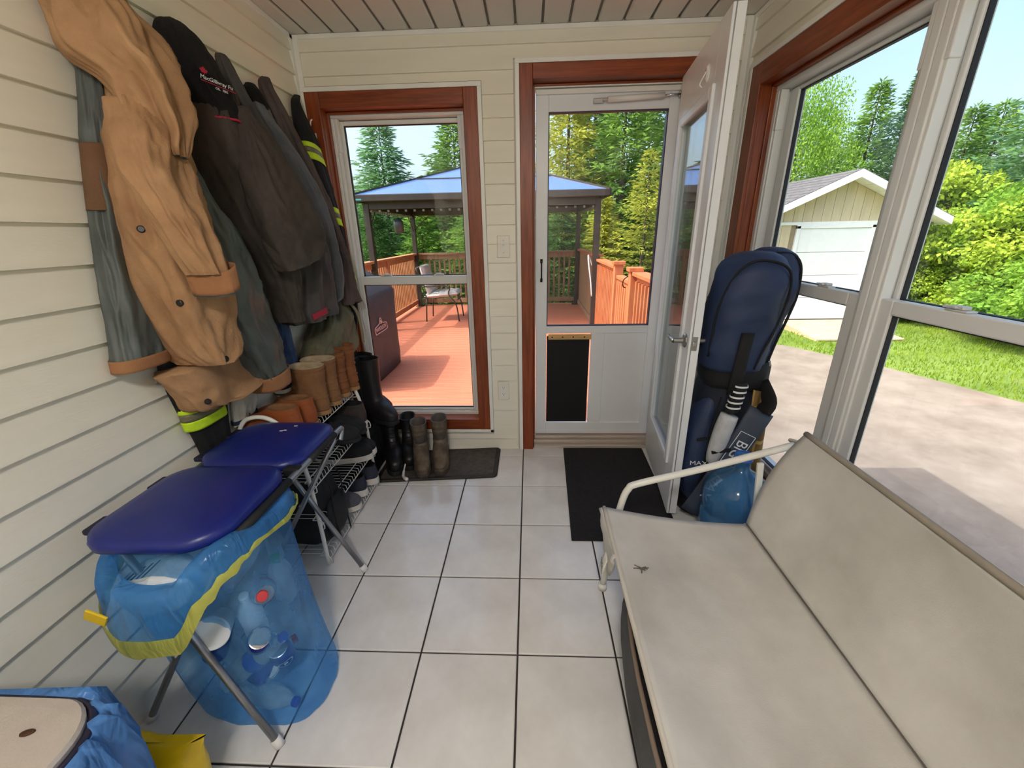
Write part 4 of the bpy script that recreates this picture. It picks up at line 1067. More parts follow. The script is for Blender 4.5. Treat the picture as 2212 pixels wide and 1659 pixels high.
def lid(x0, x1, y0, y1, z, tiltx, r):
    prof = ((.012, -.020), (.002, -.018), (0, -.006), (.003, .006), (.014, .013), (.04, .017), (.09, .020), (.125, .021))
    cx_, cy_ = (x0+x1)/2, (y0+y1)/2; mb_ = MB(); rs_ = []
    for i, h_ in prof:
        rr = []
        for x, y in rrect(x0+i, x1-i, y0+i, y1-i, max(.01, r-i), 8):
            bul = .014*math.cos((x-cx_)/(x1-x0)*PI)*max(0, (cy_-y)/(y1-y0)*2)**2
            rr.append((x, y-bul, z+h_+tiltx*(x-cx_)))
        rs_.append(rr)
    mb_.rings(rs_); return mb_
l1 = lid(-.352, .000, -1.618, -1.283, .705, .02, .085).build('lid', m_lid, stn, smooth=True)
l2 = lid(-.345, .000, -1.262, -.962, .695, .0, .075).build('lid', m_lid, stn, smooth=True)
for l, y0, y1, z in ((l1, -1.60, -1.30, .695), (l2, -1.24, -.99, .690)):
    for yy in (lerp(y0, y1, .2), lerp(y0, y1, .8)): MB().obox((-.352, yy, z), (.035, .06, .016)).build('hinge_tab', m_lidn, l, bevel=.005)
    MB().box(-.31, -.04, y0+.03, y1-.03, z-.022, z-.012).build('lid_underside', m_lidn, l)
m_dust = M('white_scuff', S(214, 210, 206), .8, var=0)
for x, y in ((-.135, -1.02), (-.155, -1.055), (-.166, -1.06)):
    MB().obox((x, y, .7153), (.012, .006, .0012)).build('scuff_mark', m_dust, l2)

# ---------------------------------------------------------------- blue recycling bag hanging from the stand, with bottles and cans
m_bag = film_mat('blue_film', (.66, .84, .98, 1), .14, .70, (.14, .42, .84, 1))
m_bagd = film_mat('blue_film_double', (.42, .68, .94, 1), .22, .45, (.08, .32, .74, 1))
m_draw = film_mat('yellow_drawstring', (.85, .80, .25, 1), .3, .15, (.74, .70, .14, 1))
BAGX = 0
bag = thing('recycling_bag', 'translucent blue recycling bag of bottles hanging below the near blue lid', 'bag', (-.17, -1.45, 0))
def bag_ring(z, x0, x1, y0, y1, amp, ph, n=120, p=.72):
    rr = []; cx_, cy_ = (x0+x1)/2, (y0+y1)/2
    for k in range(n):
        a = 2*PI*k/n; ca, sa = math.cos(a), math.sin(a)
        f = 1+amp*(math.sin(7*a+ph)+.7*math.sin(13*a+ph*2.1)+.7*(.6-abs(math.sin(11.5*a+ph*.7)))+.5*(.6-abs(math.sin(17*a-ph*1.7))))/2
        rr.append((cx_+(x1-x0)/2*abs(ca)**p*(1 if ca >= 0 else -1)*f, cy_+(y1-y0)/2*abs(sa)**p*(1 if sa >= 0 else -1)*f, z+amp*.15*math.sin(5*a+ph)))
    return rr
st_ = [(.668, -.345, .010, -1.60, -1.275, .01), (.60, -.385, .012, -1.60, -1.275, .02), (.50, -.400, .015, -1.575, -1.285, .03), (.38, -.402, .022, -1.562, -1.29, .03), (.25, -.390, .038, -1.560, -1.30, .03),
       (.13, -.350, .060, -1.575, -1.31, .03), (.05, -.305, .080, -1.585, -1.32, .025), (.014, -.250, .082, -1.58, -1.33, .02), (.005, -.22, .06, -1.55, -1.36, .01)]
rs = []
for i in range(36):
    t = i/35*(len(st_)-1); k = min(int(t), len(st_)-2); u = t-k
    q = [lerp(a, b, u) for a, b in zip(st_[k], st_[k+1])]
    rs.append(bag_ring(q[0], q[1], q[2], q[3], q[4], q[5], 1.1+.05*i))
MB().rings(rs, False, True).build('bag_film', m_bag, bag, smooth=True)
def rim_ring(dz, out, ph=0., top=0.):
    rr = []
    for k in range(112):
        a = 2*PI*k/112; ca, sa = math.cos(a), math.sin(a); cx_, cy_ = -.165, -1.445
        fr = max(0, -sa)   # near side sags forward
        lf = max(0, -ca); rt = max(0, ca)
        p_ = .42 if (ca > 0 and sa < 0) else .7
        x = cx_+(.180+out+.040*lf*fr)*abs(ca)**p_*(1 if ca >= 0 else -1); y = cy_+(.165+out+.050*fr*(1-.6*rt))*abs(sa)**p_*(1 if sa >= 0 else -1)
        near = min(1, max(0, (-1.48-y)/.08))*min(1, max(0, (x+.10)/.08))
        z = .664+dz*(1+.9*fr*(1-.5*rt))*(1-.55*rt)-.062*fr*(1-rt)**2*(1-near) + (.004*math.sin(9*a+ph)+.004*math.sin(17*a-ph)+.002*math.sin(29*a+ph))*(1 if dz < -.02 else 0)
        z += near*(.026+top)
        rr.append((max(x, XL+.022), y, z))
    return rr
cf = MB().rings([rim_ring(.0, -.030), rim_ring(.0, -.012, 0, .006), rim_ring(.0, .004, 0, .004), rim_ring(-.015, .012, .5), rim_ring(-.03, .014, 1), rim_ring(-.06, .018, 2), rim_ring(-.085, .020, 3)], False, False).build('folded_collar', m_bagd, bag, smooth=True)
MB().rings([rim_ring(-.062, .0235, 2), rim_ring(-.075, .026, 2.4), rim_ring(-.092, .0245, 3)], False, False).build('drawstring', m_draw, bag, smooth=True)
MB().obox((-.285, -1.672, .545), (.05, .006, .03), Matrix.Rotation(.5, 3, 'Y')).build('drawstring_tab', M('yellow_plastic', S(224, 190, 40), .4, var=0), bag, bevel=.002)

m_pet_c = film_mat('clear_bottle', (.92, .95, .96, 1), .12, .6, (.75, .80, .84, 1))
m_milk = M('milky_plastic', S(216, 218, 220), .45, var=.04)
def put(o, loc, rot): o.location = loc; o.rotation_euler = rot; return o
def bottle(label, loc, rot, capc, r=.033, h=.22, mat=None, lab=None, grp='clear bottles in the blue bag'):
    t = thing('plastic_bottle', label, 'bottle', loc, grp); t.rotation_euler = rot
    MB().lathe([(r*.75, 0), (r, .008), (r, h*.28), (r*.93, h*.34), (r, h*.40), (r, h*.62), (r*.72, h*.80), (r*.38, h*.90), (r*.38, h*.95)], 20).build('body', mat or m_pet_c, t, smooth=True, local=True)
    MB().lathe([(r*.42, h*.94), (r*.42, h*1.0), (r*.38, h*1.005)], 16).build('cap', M('cap_%s' % capc, S(*{'blue': (30, 60, 160), 'white': (230, 230, 228), 'red': (180, 30, 40), 'green': (40, 120, 80)}[capc]), .4, var=0), t, local=True)
    if lab: MB().lathe([(r*1.01, h*.40), (r*1.01, h*.60)], 20, cap0=False, cap1=False).build('wrapper', M('wrap_%s' % lab[0], S(*lab[1]), .4, var=.1, scale=30), t, smooth=True, local=True)
    return t
def can(label, loc, rot, emblem=True):
    t = thing('drink_can', label, 'can', loc, 'blue cans in the blue bag'); t.rotation_euler = rot
    MB().lathe([(.024, 0), (.031, .008), (.033, .02), (.033, .100), (.030, .112), (.0265, .120)], 22, cap1=False).build('body', M('can_blue', S(20, 40, 140), .28, .5, var=.05), t, smooth=True, local=True)
    MB().lathe([(.0265, .120), (.0275, .122), (.025, .1225), (.024, .119), (.001, .119)], 22, cap0=False).build('top', m_chrome, t, local=True)
    if emblem:
        b = MB().rings([[((.0338)*math.cos(r*math.cos(a_*PI/12)/.033), .0338*math.sin(r*math.cos(a_*PI/12)/.033), .055+r*math.sin(a_*PI/12)) for a_ in range(24)] for r in (.022, .018)], False, False).build('emblem_ring', m_milk, t, local=True)
        R_ = Matrix(((0, 0, 1), (1, 0, 0), (0, 1, 0)))
        o = text_part('emblem_letter', 'P', .026, m_milk, None, (0, 0, 0), (0, 0, 0)); o.parent = t; o.matrix_local = Matrix.Translation((.0345, 0, .056)) @ R_.to_4x4()
    return t
can('dark blue drink can with round P emblem low at the right of the bag', (-.050, -1.455, .130), (.15, .45, -.75))
can('dark blue drink can lying above the other can in the bag', (-.095, -1.48, .215), (.1, .65, -.6), True)
can('dark blue drink can upside down at the back of the bag', (-.12, -1.42, .12), (1.2, .4, .4), False)
bottle('clear bottle with blue cap lying at the bottom corner of the bag', (-.20, -1.49, .042), (0, 1.52, -.20), 'blue')
bottle('clear bottle with white cap leaning left in the bag', (-.20, -1.44, .06), (.15, -.15, .2), 'white')
bottle('clear bottle with red wrapper high in the bag', (-.10, -1.40, .36), (.9, .5, .3), 'red', lab=('red', (190, 60, 80)))
bottle('clear bottle with green cap at the right side of the bag', (-.055, -1.37, .30), (.3, .2, .0), 'green')
bottle('clear bottle at the back left of the bag', (-.27, -1.38, .15), (-.3, -.2, .6), 'blue')
bottle('frosted bottle lying across the middle of the bag', (-.26, -1.46, .30), (.1, 1.3, .4), 'white', mat=m_milk, r=.036)
bottle('clear bottle pressed against the near side of the bag', (-.17, -1.525, .14), (.1, .9, .3), 'blue', lab=('blue', (60, 90, 170)))
bottle('clear bottle standing on its cap beside the frosted bottle', (-.20, -1.41, .42), (2.7, .3, .2), 'white')
bottle('clear bottle wedged under the lid at the right rail', (-.17, -1.46, .42), (.5, .5, .9), 'blue')
bottle('frosted bottle leaning at the near right of the bag', (-.095, -1.47, .25), (.3, .1, .3), 'white', mat=m_milk, r=.03)
bottle('clear bottle with red cap on the left floor of the bag', (-.24, -1.50, .06), (.2, 1.4, .9), 'red')
can('dark blue drink can standing near the left of the bag', (-.20, -1.53, .22), (.3, .4, 1.9))
can('dark blue drink can tilted above the clear bottle', (-.10, -1.53, .13), (-.3, .9, .7))
tb = thing('white_tub', 'round white tub lid facing out in the middle of the bag', 'tub', (-.14, -1.565, .37)); tb.rotation_euler = (1.25, .25, .25)
MB().lathe([(.036, -.06), (.046, 0), (.047, .004), (.044, .007), (.036, .005)], 28).build('lid', m_milk, tb, smooth=False, local=True)
jg = thing('milk_jug', 'white plastic jug with printed label at the top of the blue bag', 'jug', (-.215, -1.56, .535)); jg.rotation_euler = (.35, 1.2, .25)
MB().rings([[(x, y, z) for x, y in rrect(-s_, s_, -s_, s_, s_*.45)] for z, s_ in ((-.09, .050), (-.085, .056), (.04, .056), (.07, .045), (.095, .020), (.105, .018))]).build('body', m_milk, jg, smooth=False, local=True, bevel=.003)
MB().box(-.0575, -.0565, -.040, .040, -.07, .03).build('label', M('paper_label', S(216, 218, 208), .6, var=.05), jg, local=True)
for k in range(4): MB().box(-.0583, -.0574, -.030, .004+.006*k, -.055+.02*k, -.048+.02*k).build('label_print', M('print_dark', S(60, 62, 70), .7, var=0), jg, local=True)

# ---------------------------------------------------------------- bin with beige lid and blue liner, yellow bag
m_binlid = M('bin_lid', S(176, 166, 156), .5, var=.04, scale=8, bump=.2, bscale=300)
m_binb = M('bin_body', S(60, 60, 66), .5, var=.05)
m_liner = film_mat('blue_liner', (.35, .58, .90, 1), .3, .12, (.13, .34, .76, 1))
bi = thing('lidded_bin', 'bin with flat beige lid and blue liner in the lower left corner', 'bin', (-.21, -2.06, 0))
def binr(z, i, r=.08): return [(x, y, z) for x, y in rrect(-.43+i, -.015-i, -2.24+i, -1.880-i, max(.02, r-i), 8)]
MB().rings([binr(.0045, .05), binr(.02, .045), binr(.57, .012), binr(.585, .008)]).build('body', m_binb, bi, smooth=False)
MB().rings([binr(.590, .002), binr(.606, .0), binr(.612, .004), binr(.614, .02), binr(.615, .08)]).build('lid', m_binlid, bi, smooth=False)
MB().tube(binr(.594, -.004)+binr(.594, -.004)[:1], .006, 8, False).build('rim', M('bin_rim', S(38, 36, 54), .4, var=0), bi, smooth=True)
def liner(z, o_, ph):
    rr = []
    for k, (x, y) in enumerate(rrect(-.43, -.015, -2.24, -1.880, .08, 12)):
        f = o_*(1+.45*math.sin(k*1.1+ph)+.25*math.sin(k*2.7+ph))
        dx_, dy_ = x+.2225, y+2.06; l_ = math.hypot(dx_, dy_)
        rr.append((max(XL+.016, x+dx_/l_*f), y+dy_/l_*f, z+.01*math.sin(k*1.7+ph)))
    return rr
MB().rings([liner(.588, .004, 0), liner(.600, .014, .5), liner(.58, .026, 1), liner(.50, .034, 1.5), liner(.40, .032, 2.2), liner(.30, .026, 3)], False, False).build('liner', m_liner, bi, smooth=True)
sp = MB().rings([[(-.098+.010*math.cos(a*PI/6)*s_+.004*math.sin(a*PI/6)*s_, -1.938+.006*math.sin(a*PI/6)*s_, z) for a in range(12)] for s_, z in ((1, .6145), (.9, .617), (.4, .618))]).build('dried_leaf', M('dried_leaf', S(74, 44, 24), .9, var=.3, scale=200))
tag(sp, 'small brown dried leaf scrap lying on the beige bin lid', 'leaf')
yb = MB()
def yring(z, x0, x1, th, ph):
    P = []; n = 28
    for k in range(n):
        a = 2*PI*k/n; ca, sa = math.cos(a), math.sin(a)
        P.append(((x0+x1)/2+(x1-x0)/2*ca, -1.745+th*sa+.010*math.sin(3*a+ph), z+.006*math.sin(2*a+ph)))
    return P
yb.rings([yring(.006, -.33, -.14, .05, 0), yring(.06, -.36, -.10, .060, .5), yring(.14, -.36, -.085, .055, 1), yring(.21, -.34, -.075, .035, 1.6), yring(.245, -.31, -.062, .012, 2), yring(.252, -.30, -.054, .004, 2)])
yo_ = yb.build('yellow_bag', M('yellow_bag_plastic', S(226, 192, 20), .38, var=.08, scale=7, bump=.5, bscale=18), smooth=True)
tag(yo_, 'bright yellow plastic bag standing between the bin and the bag stand', 'bag')

# ---------------------------------------------------------------- golf bag, towel, water jug
m_navy = M('navy_nylon', S(44, 58, 92), .62, scale=6, col2=S(32, 44, 74), bump=.25, bscale=240)
m_navyd = M('navy_dark_nylon', S(26, 32, 50), .65, scale=6, col2=S(18, 22, 36), bump=.2, bscale=200)
m_strap = M('black_webbing', S(20, 20, 23), .8, var=.1, scale=40)
m_panel = M('slate_panel', S(58, 68, 84), .6, var=.06, scale=8)
m_white = M('print_white', S(222, 224, 226), .5, var=0)
gb = thing('golf_bag', 'navy blue golf bag with rain hood leaning in the corner by the window', 'golf bag', (1.60, -.47, 0))
def gring(c, rx, ry, rot=0., n=32, p=.85, amp=0., ph=0.):
    rr = []
    for k in range(n):
        a = 2*PI*k/n; ca, sa = math.cos(a), math.sin(a); f = 1+amp*math.sin(5*a+ph)+amp*.6*math.sin(9*a-ph)
        x = rx*f*abs(ca)**p*(1 if ca >= 0 else -1); y = ry*f*abs(sa)**p*(1 if sa >= 0 else -1)
        rr.append((c[0]+x*math.cos(rot)-y*math.sin(rot), c[1]+x*math.sin(rot)+y*math.cos(rot), c[2]))
    return rr
bd = [((1.600, -.465, .005), .118, .115), ((1.600, -.465, .05), .125, .12), ((1.602, -.475, .25), .128, .122), ((1.610, -.49, .50), .130, .122), ((1.622, -.505, .68), .132, .122), ((1.63, -.512, .76), .13, .12)]
MB().rings([gring(c_, a, b, amp=.012, ph=i) for i, (c_, a, b) in enumerate(bd)]).build('body', m_navyd, gb, smooth=True)
MB().rings([gring((1.60, -.465, z), r, r) for z, r in ((.004, .128), (.05, .132), (.07, .128))]).build('base', m_black, gb, smooth=False, bevel=.004)
# side pocket, seen to the left
MB().rings([gring(c_, a, b, amp=.02, ph=i*.7) for i, (c_, a, b) in enumerate([((1.505, -.53, .10), .02, .05), ((1.495, -.535, .14), .042, .075), ((1.488, -.54, .30), .052, .085), ((1.500, -.54, .48), .048, .08), ((1.525, -.54, .60), .04, .065), ((1.55, -.54, .70), .02, .04)])]).build('side_pocket', m_navy, gb, smooth=True)
zp = MB().tube(bez([(1.50, -.622, .14), (1.515, -.632, .32), (1.525, -.628, .50), (1.555, -.612, .66)], 24), .0035, 6).build('pocket_zip', m_strap, gb, smooth=True)
# collar + hood
MB().rings([gring((1.632, -.515, z), r, r*.92, amp=.02, ph=2) for z, r in ((.70, .138), (.73, .142), (.79, .142), (.81, .136))]).build('collar', m_strap, gb, smooth=True)
hd = [((1.612, -.525, .78), .125, .120, .02), ((1.604, -.535, .86), .130, .128, .02), ((1.602, -.545, .96), .132, .134, .018), ((1.606, -.555, 1.06), .135, .140, .012), ((1.614, -.560, 1.14), .134, .142, .01), ((1.622, -.562, 1.205), .122, .134, .01), ((1.626, -.562, 1.243), .096, .108, .01), ((1.627, -.560, 1.264), .058, .070, .0), ((1.627, -.560, 1.270), .02, .02, 0)]
hd2 = [((1.668, -.490, .78), .095, .105, .02), ((1.680, -.490, .88), .100, .112, .02), ((1.700, -.492, 1.00), .105, .118, .016), ((1.718, -.494, 1.12), .104, .122, .01), ((1.722, -.496, 1.20), .094, .116, .01), ((1.720, -.498, 1.25), .072, .092, .01), ((1.716, -.500, 1.276), .04, .055, 0), ((1.714, -.500, 1.282), .012, .015, 0)]
def hood_mesh(h_, ph):
    rs_ = []
    A_ = bez([c_ for c_, a, b, am in h_], 36); B_ = bez([(a, b, am) for c_, a, b, am in h_], 36)
    for i, (c_, q) in enumerate(zip(A_, B_)):
        r_ = gring(c_, q.x, q.y, p=.8, n=56)
        out_ = []
        for x, y, z in r_:
            d_ = Vector((x-c_.x, y-c_.y, 0)); l_ = d_.length
            pn = Vector((x*6+ph, y*6+z*3, z*7)); f = (.28-abs(noise.noise(pn)))*.022*min(1, l_/.08)+(.25-abs(noise.noise(pn*2.3)))*.008*min(1, l_/.08)
            d_.normalize(); out_.append((x+d_.x*f, y+d_.y*f, z))
        rs_.append(out_)
    return MB().rings(rs_)
hood_mesh(hd2, 5.).build('rain_hood', m_navy, gb, smooth=True)
hood_mesh(hd, 1.).build('rain_hood', m_navy, gb, smooth=True)
def on_hood(a, z, off=.006, hd=hd):
    for i in range(len(hd)-1):
        z0, z1 = hd[i][0][2], hd[i+1][0][2]
        if z0 <= z <= z1:
            t = (z-z0)/(z1-z0); c_ = [lerp(p, q, t) for p, q in zip(hd[i][0], hd[i+1][0])]; rx = lerp(hd[i][1], hd[i+1][1], t)+off; ry = lerp(hd[i][2], hd[i+1][2], t)+off
            ca, sa = math.cos(a), math.sin(a); p = .8
            return Vector((c_[0]+rx*abs(ca)**p*(1 if ca >= 0 else -1), c_[1]+ry*abs(sa)**p*(1 if sa >= 0 else -1), z))
    return Vector(hd[-1][0])
def hood_line(pts, r, name, mat, h_=None):
    P = [on_hood(a, z, hd=h_ or hd) for a, z in pts]
    MB().tube(bez(P, 40), r, 6).build(name, mat, gb, smooth=True)
hood_line([(-2.75, .84), (-2.7, 1.05), (-2.5, 1.18), (-2.1, 1.235), (-1.5, 1.235), (-1.05, 1.20), (-.75, 1.12), (-.72, 1.04), (-.95, .95), (-1.2, .88), (-1.35, .80)], .005, 'hood_piping', m_strap)
hood_line([(-1.9, 1.262), (-1.2, 1.255), (-.85, 1.21), (-.75, 1.10), (-.85, 1.0), (-.95, .90), (-.95, .79)], .0055, 'hood_zip', m_strap, hd2)
pz_ = on_hood(-.95, .805, .014, hd2); MB().obox(pz_, (.012, .006, .026)).build('zip_pull', m_chrome, gb, bevel=.002)
# black strap at the front with striped club sock and rolled white towel
MB().rings([gring((1.575+.004*i, -.668-.003*i, z), .026, .012) for i, z in enumerate((.70, .78, .88, .96))]).build('front_strap', m_strap, gb, smooth=True)
sk = MB(); skr = [gring((1.578+.002*i, -.672, z), .024+.003*math.sin(i*1.6), .022+.003*math.sin(i*1.6)) for i, z in enumerate([.615+.012*j for j in range(12)])]
so_ = MB().rings(skr).build('club_sock', m_strap, smooth=True); tag(so_, 'black and white striped knitted club sock on the golf bag', 'club cover')
for j in (2, 4, 6, 8, 10): MB().rings([gring((1.578+.002*j, -.672, .615+.012*j+dz), .0285, .0265) for dz in (-.004, .004)], False, False).build('white_stripe', m_white, so_)
rw_ = MB().tube(bez([(1.535, -.655, .36), (1.543, -.668, .44), (1.556, -.674, .53), (1.572, -.674, .60)], 14), [.022, .027, .030, .032, .034, .035, .036, .037, .037, .038, .038, .038, .037, .036], 18).build('rolled_towel', M('white_towel', S(186, 188, 192), .95, var=.08, scale=20, bump=.5, bscale=90), smooth=True)
tag(rw_, 'rolled grey-white towel strapped to the front of the golf bag', 'towel')
MB().tube([(1.515, -.690, .425), (1.59, -.700, .445)], .008, 8).build('towel_strap', m_strap, gb, smooth=True)
# slanting padded panel with the lettering
a_ = Vector((1.700, -.690, .620)); b_ = Vector((1.470, -.672, .085)); dr_ = (b_-a_).normalized(); nrm = Vector((-.25, -.96, .12)).normalized(); sd_ = nrm.cross(dr_).normalized(); nrm = dr_.cross(sd_).normalized()
if nrm.y > 0: nrm = -nrm; 
rs = []
for i in range(15):
    t = i/14; c_ = a_.lerp(b_, t)+nrm*(-.02*(2*t-1)**2); w_ = .052-.010*t
    rs.append([c_+sd_*(w_*math.cos(2*PI*k/20)) + nrm*(.013*math.copysign(abs(math.sin(2*PI*k/20))**.6, math.sin(2*PI*k/20))) for k in range(20)])
MB().rings(rs).build('padded_strap', m_panel, gb, smooth=True)
ux = dr_; uy = nrm.cross(ux).normalized()
Rt = Matrix((ux, uy, nrm)).transposed()
# letters read from the upper end downwards, rotated along the strap
text_part('lettering', 'BIG', .062, m_white, gb, a_.lerp(b_, .33)+nrm*.016, Rt, extr=.0012, sx=.95)
text_part('lettering', 'MAX', .056, m_white, gb, a_.lerp(b_, .69)+nrm*.016, Rt, extr=.0012, shear=.25, sx=1.15)
m = MB()
for s0, s1, w_ in ((.19, .47, .032),):
    p0, p1 = a_.lerp(b_, s0)+nrm*.0155, a_.lerp(b_, s1)+nrm*.0155
    m.tube([p0+uy*w_, p1+uy*w_], .0015, 5).tube([p0-uy*w_, p1-uy*w_], .0015, 5).tube([p0+uy*w_, p0-uy*w_], .0015, 5).tube([p1+uy*w_, p1-uy*w_], .0015, 5)
m.build('lettering_frame', m_white, gb)
Rp = Matrix((Vector((.97, -.22, .10)).normalized(), Vector((-.08, .1, .99)).normalized(), Vector((-.25, -.96, 0)).normalized())).transposed()
text_part('pocket_lettering', 'MAX', .030, m_white, gb, (1.492, -.632, .335), Rp, extr=.0008, sx=1.2)
MB().obox((1.452, -.617, .329), (.025, .002, .010), Rp).build('pocket_mark', m_panel, gb)
MB().bar((1.47, -.628, .455), (1.51, -.634, .465), .006, .012).build('pocket_tab', m_strap, gb)
for k in range(6):
    p = Vector((1.742+random.uniform(-.02, .02), -.60+random.uniform(-.02, .02), .70))
    MB().tube(bez([p, p+Vector((.012, -.02, -.03)), p+Vector((-.01, -.01, -.06)), p+Vector((.006, 0, -.085))], 10), .0035, 5).build('cord_end', m_strap, gb, smooth=True)
MB().tube(bez([a_-dr_*.0+nrm*-.004, a_-dr_*.05-nrm*.012, Vector((1.712, -.625, .735))], 10), [.046, .046, .045, .044, .043, .042, .040, .038, .036, .034], 16, flat=.3).build('strap_anchor', m_strap, gb, smooth=True)
# plaid towel hanging at the window side
g = []
for i in range(19):
    row = []
    for j in range(31):
        u, v = i/18, j/30
        row.append((1.668+.092*u+.006*math.sin(v*5+u*4), -.640-.020*math.sin(u*PI*3+.6)*(.4+.6*v)-.01*v, .705-.56*v-.03*u))
    g.append(row)
m_tow = bpy.data.materials.new('plaid_towel'); m_tow.use_nodes = True
tt = m_tow.node_tree; N = tt.nodes; L = tt.links; bs = N['Principled BSDF']; bs.inputs['Roughness'].default_value = .95
tc = N.new('ShaderNodeTexCoord'); sp_ = N.new('ShaderNodeSeparateXYZ'); L.new(tc.outputs['Object'], sp_.inputs[0])
def band(sock, freq, lo_, hi_):
    a = N.new('ShaderNodeMath'); a.operation = 'MULTIPLY'; a.inputs[1].default_value = freq; L.new(sock, a.inputs[0])
    f = N.new('ShaderNodeMath'); f.operation = 'FRACT'; L.new(a.outputs[0], f.inputs[0])
    c1 = N.new('ShaderNodeMath'); c1.operation = 'LESS_THAN'; c1.inputs[1].default_value = hi_; L.new(f.outputs[0], c1.inputs[0]); return c1.outputs[0]
b1 = band(sp_.outputs['Z'], 6.0, 0, .10); b2 = band(sp_.outputs['X'], 22.0, 0, .12); b3 = band(sp_.outputs['Z'], 3.0, 0, .5)
mx1 = N.new('ShaderNodeMixRGB'); mx1.inputs['Color1'].default_value = S(122, 96, 52); mx1.inputs['Color2'].default_value = S(104, 80, 42); L.new(b3, mx1.inputs['Fac'])
ad = N.new('ShaderNodeMath'); ad.operation = 'MAXIMUM'; L.new(b1, ad.inputs[0]); L.new(b2, ad.inputs[1])
mx2 = N.new('ShaderNodeMixRGB'); mx2.inputs['Color2'].default_value = S(176, 146, 88); L.new(mx1.outputs[0], mx2.inputs['Color1']); L.new(ad.outputs[0], mx2.inputs['Fac']); L.new(mx2.outputs[0], bs.inputs['Base Color'])
pt = MB().grid(g).build('plaid_towel', m_tow, smooth=True, thick=.006); tag(pt, 'brown plaid towel hanging from the golf bag against the window', 'towel')
# water jug
m_jug = M('blue_jug_plastic', S(70, 128, 178), .08, var=0, alpha=.48, spec=.8)
wj = thing('water_jug', 'clear blue five gallon water jug standing in front of the golf bag', 'jug', (1.602, -.79, .004))
jp = [(.10, .004), (.128, .008), (.135, .03), (.135, .085), (.130, .095), (.130, .105), (.135, .115), (.135, .19), (.130, .20), (.130, .21), (.135, .22), (.135, .275), (.125, .32), (.095, .362), (.055, .392), (.032, .408), (.030, .455), (.033, .458), (.033, .47), (.029, .47)]
jin = [(r-.004, z+(.005 if i == 0 else 0)) for i, (r, z) in enumerate(jp)][::-1]
MB().lathe(jp+jin[1:], 40, (1.602, -.79, 0), False, False).build('bottle', m_jug, wj, smooth=True)
MB().rings([[(1.602+r*math.cos(a*PI/16), -.79+r*math.sin(a*PI/16), z) for a in range(32)] for r, z in ((.0355, .452), (.0355, .463), (.0355, .474))], False, False).build('neck_ring', M('jug_ring', S(60, 110, 200), .3, var=0), wj, smooth=True)
# ================================================================ shoe rack and footwear
RX0, RX1, RY0, RY1 = -.425, -.170, -.945, -.345
rk = thing('shoe_rack', 'white wire shoe rack with four shelves along the left wall', 'shoe rack', (-.30, -.645, 0))
for y in (RY0, RY1):
    pts = bez([(RX1, y, .008), (RX1-.004, y, .30), (RX1-.016, y, .50), (RX1-.055, y, .64), (RX1-.10, y, .700), (RX1-.16, y, .715), (RX0+.035, y, .690), (RX0+.005, y, .60), (RX0, y, .30), (RX0, y, .008)], 60)
    MB().tube(pts, .0085, 8).build('side_frame', m_tubew, rk, smooth=True)
m_wire = M('white_wire', S(214, 214, 208), .35, var=.03)
wire = MB().tube([(RX0+.01, 0, 0), (RX1-.03, 0, 0), (RX1-.002, 0, -.004), (RX1+.002, 0, -.028)], .0016, 5).mesh('wire'); wire.materials.append(m_wire)
TIERS = (.055, .240, .420, .600)
for zt in TIERS:
    dx = -.05 if zt > .55 else 0
    for x, z in ((RX0+.01, zt), (RX1-.03+dx, zt), (RX1+.002+dx, zt-.028)):
        MB().tube([(x, RY0, z), (x, RY1, z)], .0024, 6).build('shelf_rail', m_wire, rk)
    for k in range(24):
        o = bpy.data.objects.new('shelf_wire', wire); COL.objects.link(o); o.parent = rk
        o.location = Vector((dx, RY0+.012+k*(RY1-RY0-.024)/23, zt)) - world_loc(rk)
    for y in (RY0, RY1):
        MB().tube(bez([(RX1-.03+dx, y, zt), (RX1+.01+dx, y-.004, zt-.002), (RX1+.014+dx, y, zt-.04), (RX1-.01+dx, y, zt-.045)], 10), .0024, 6).build('shelf_clip', m_wire, rk)

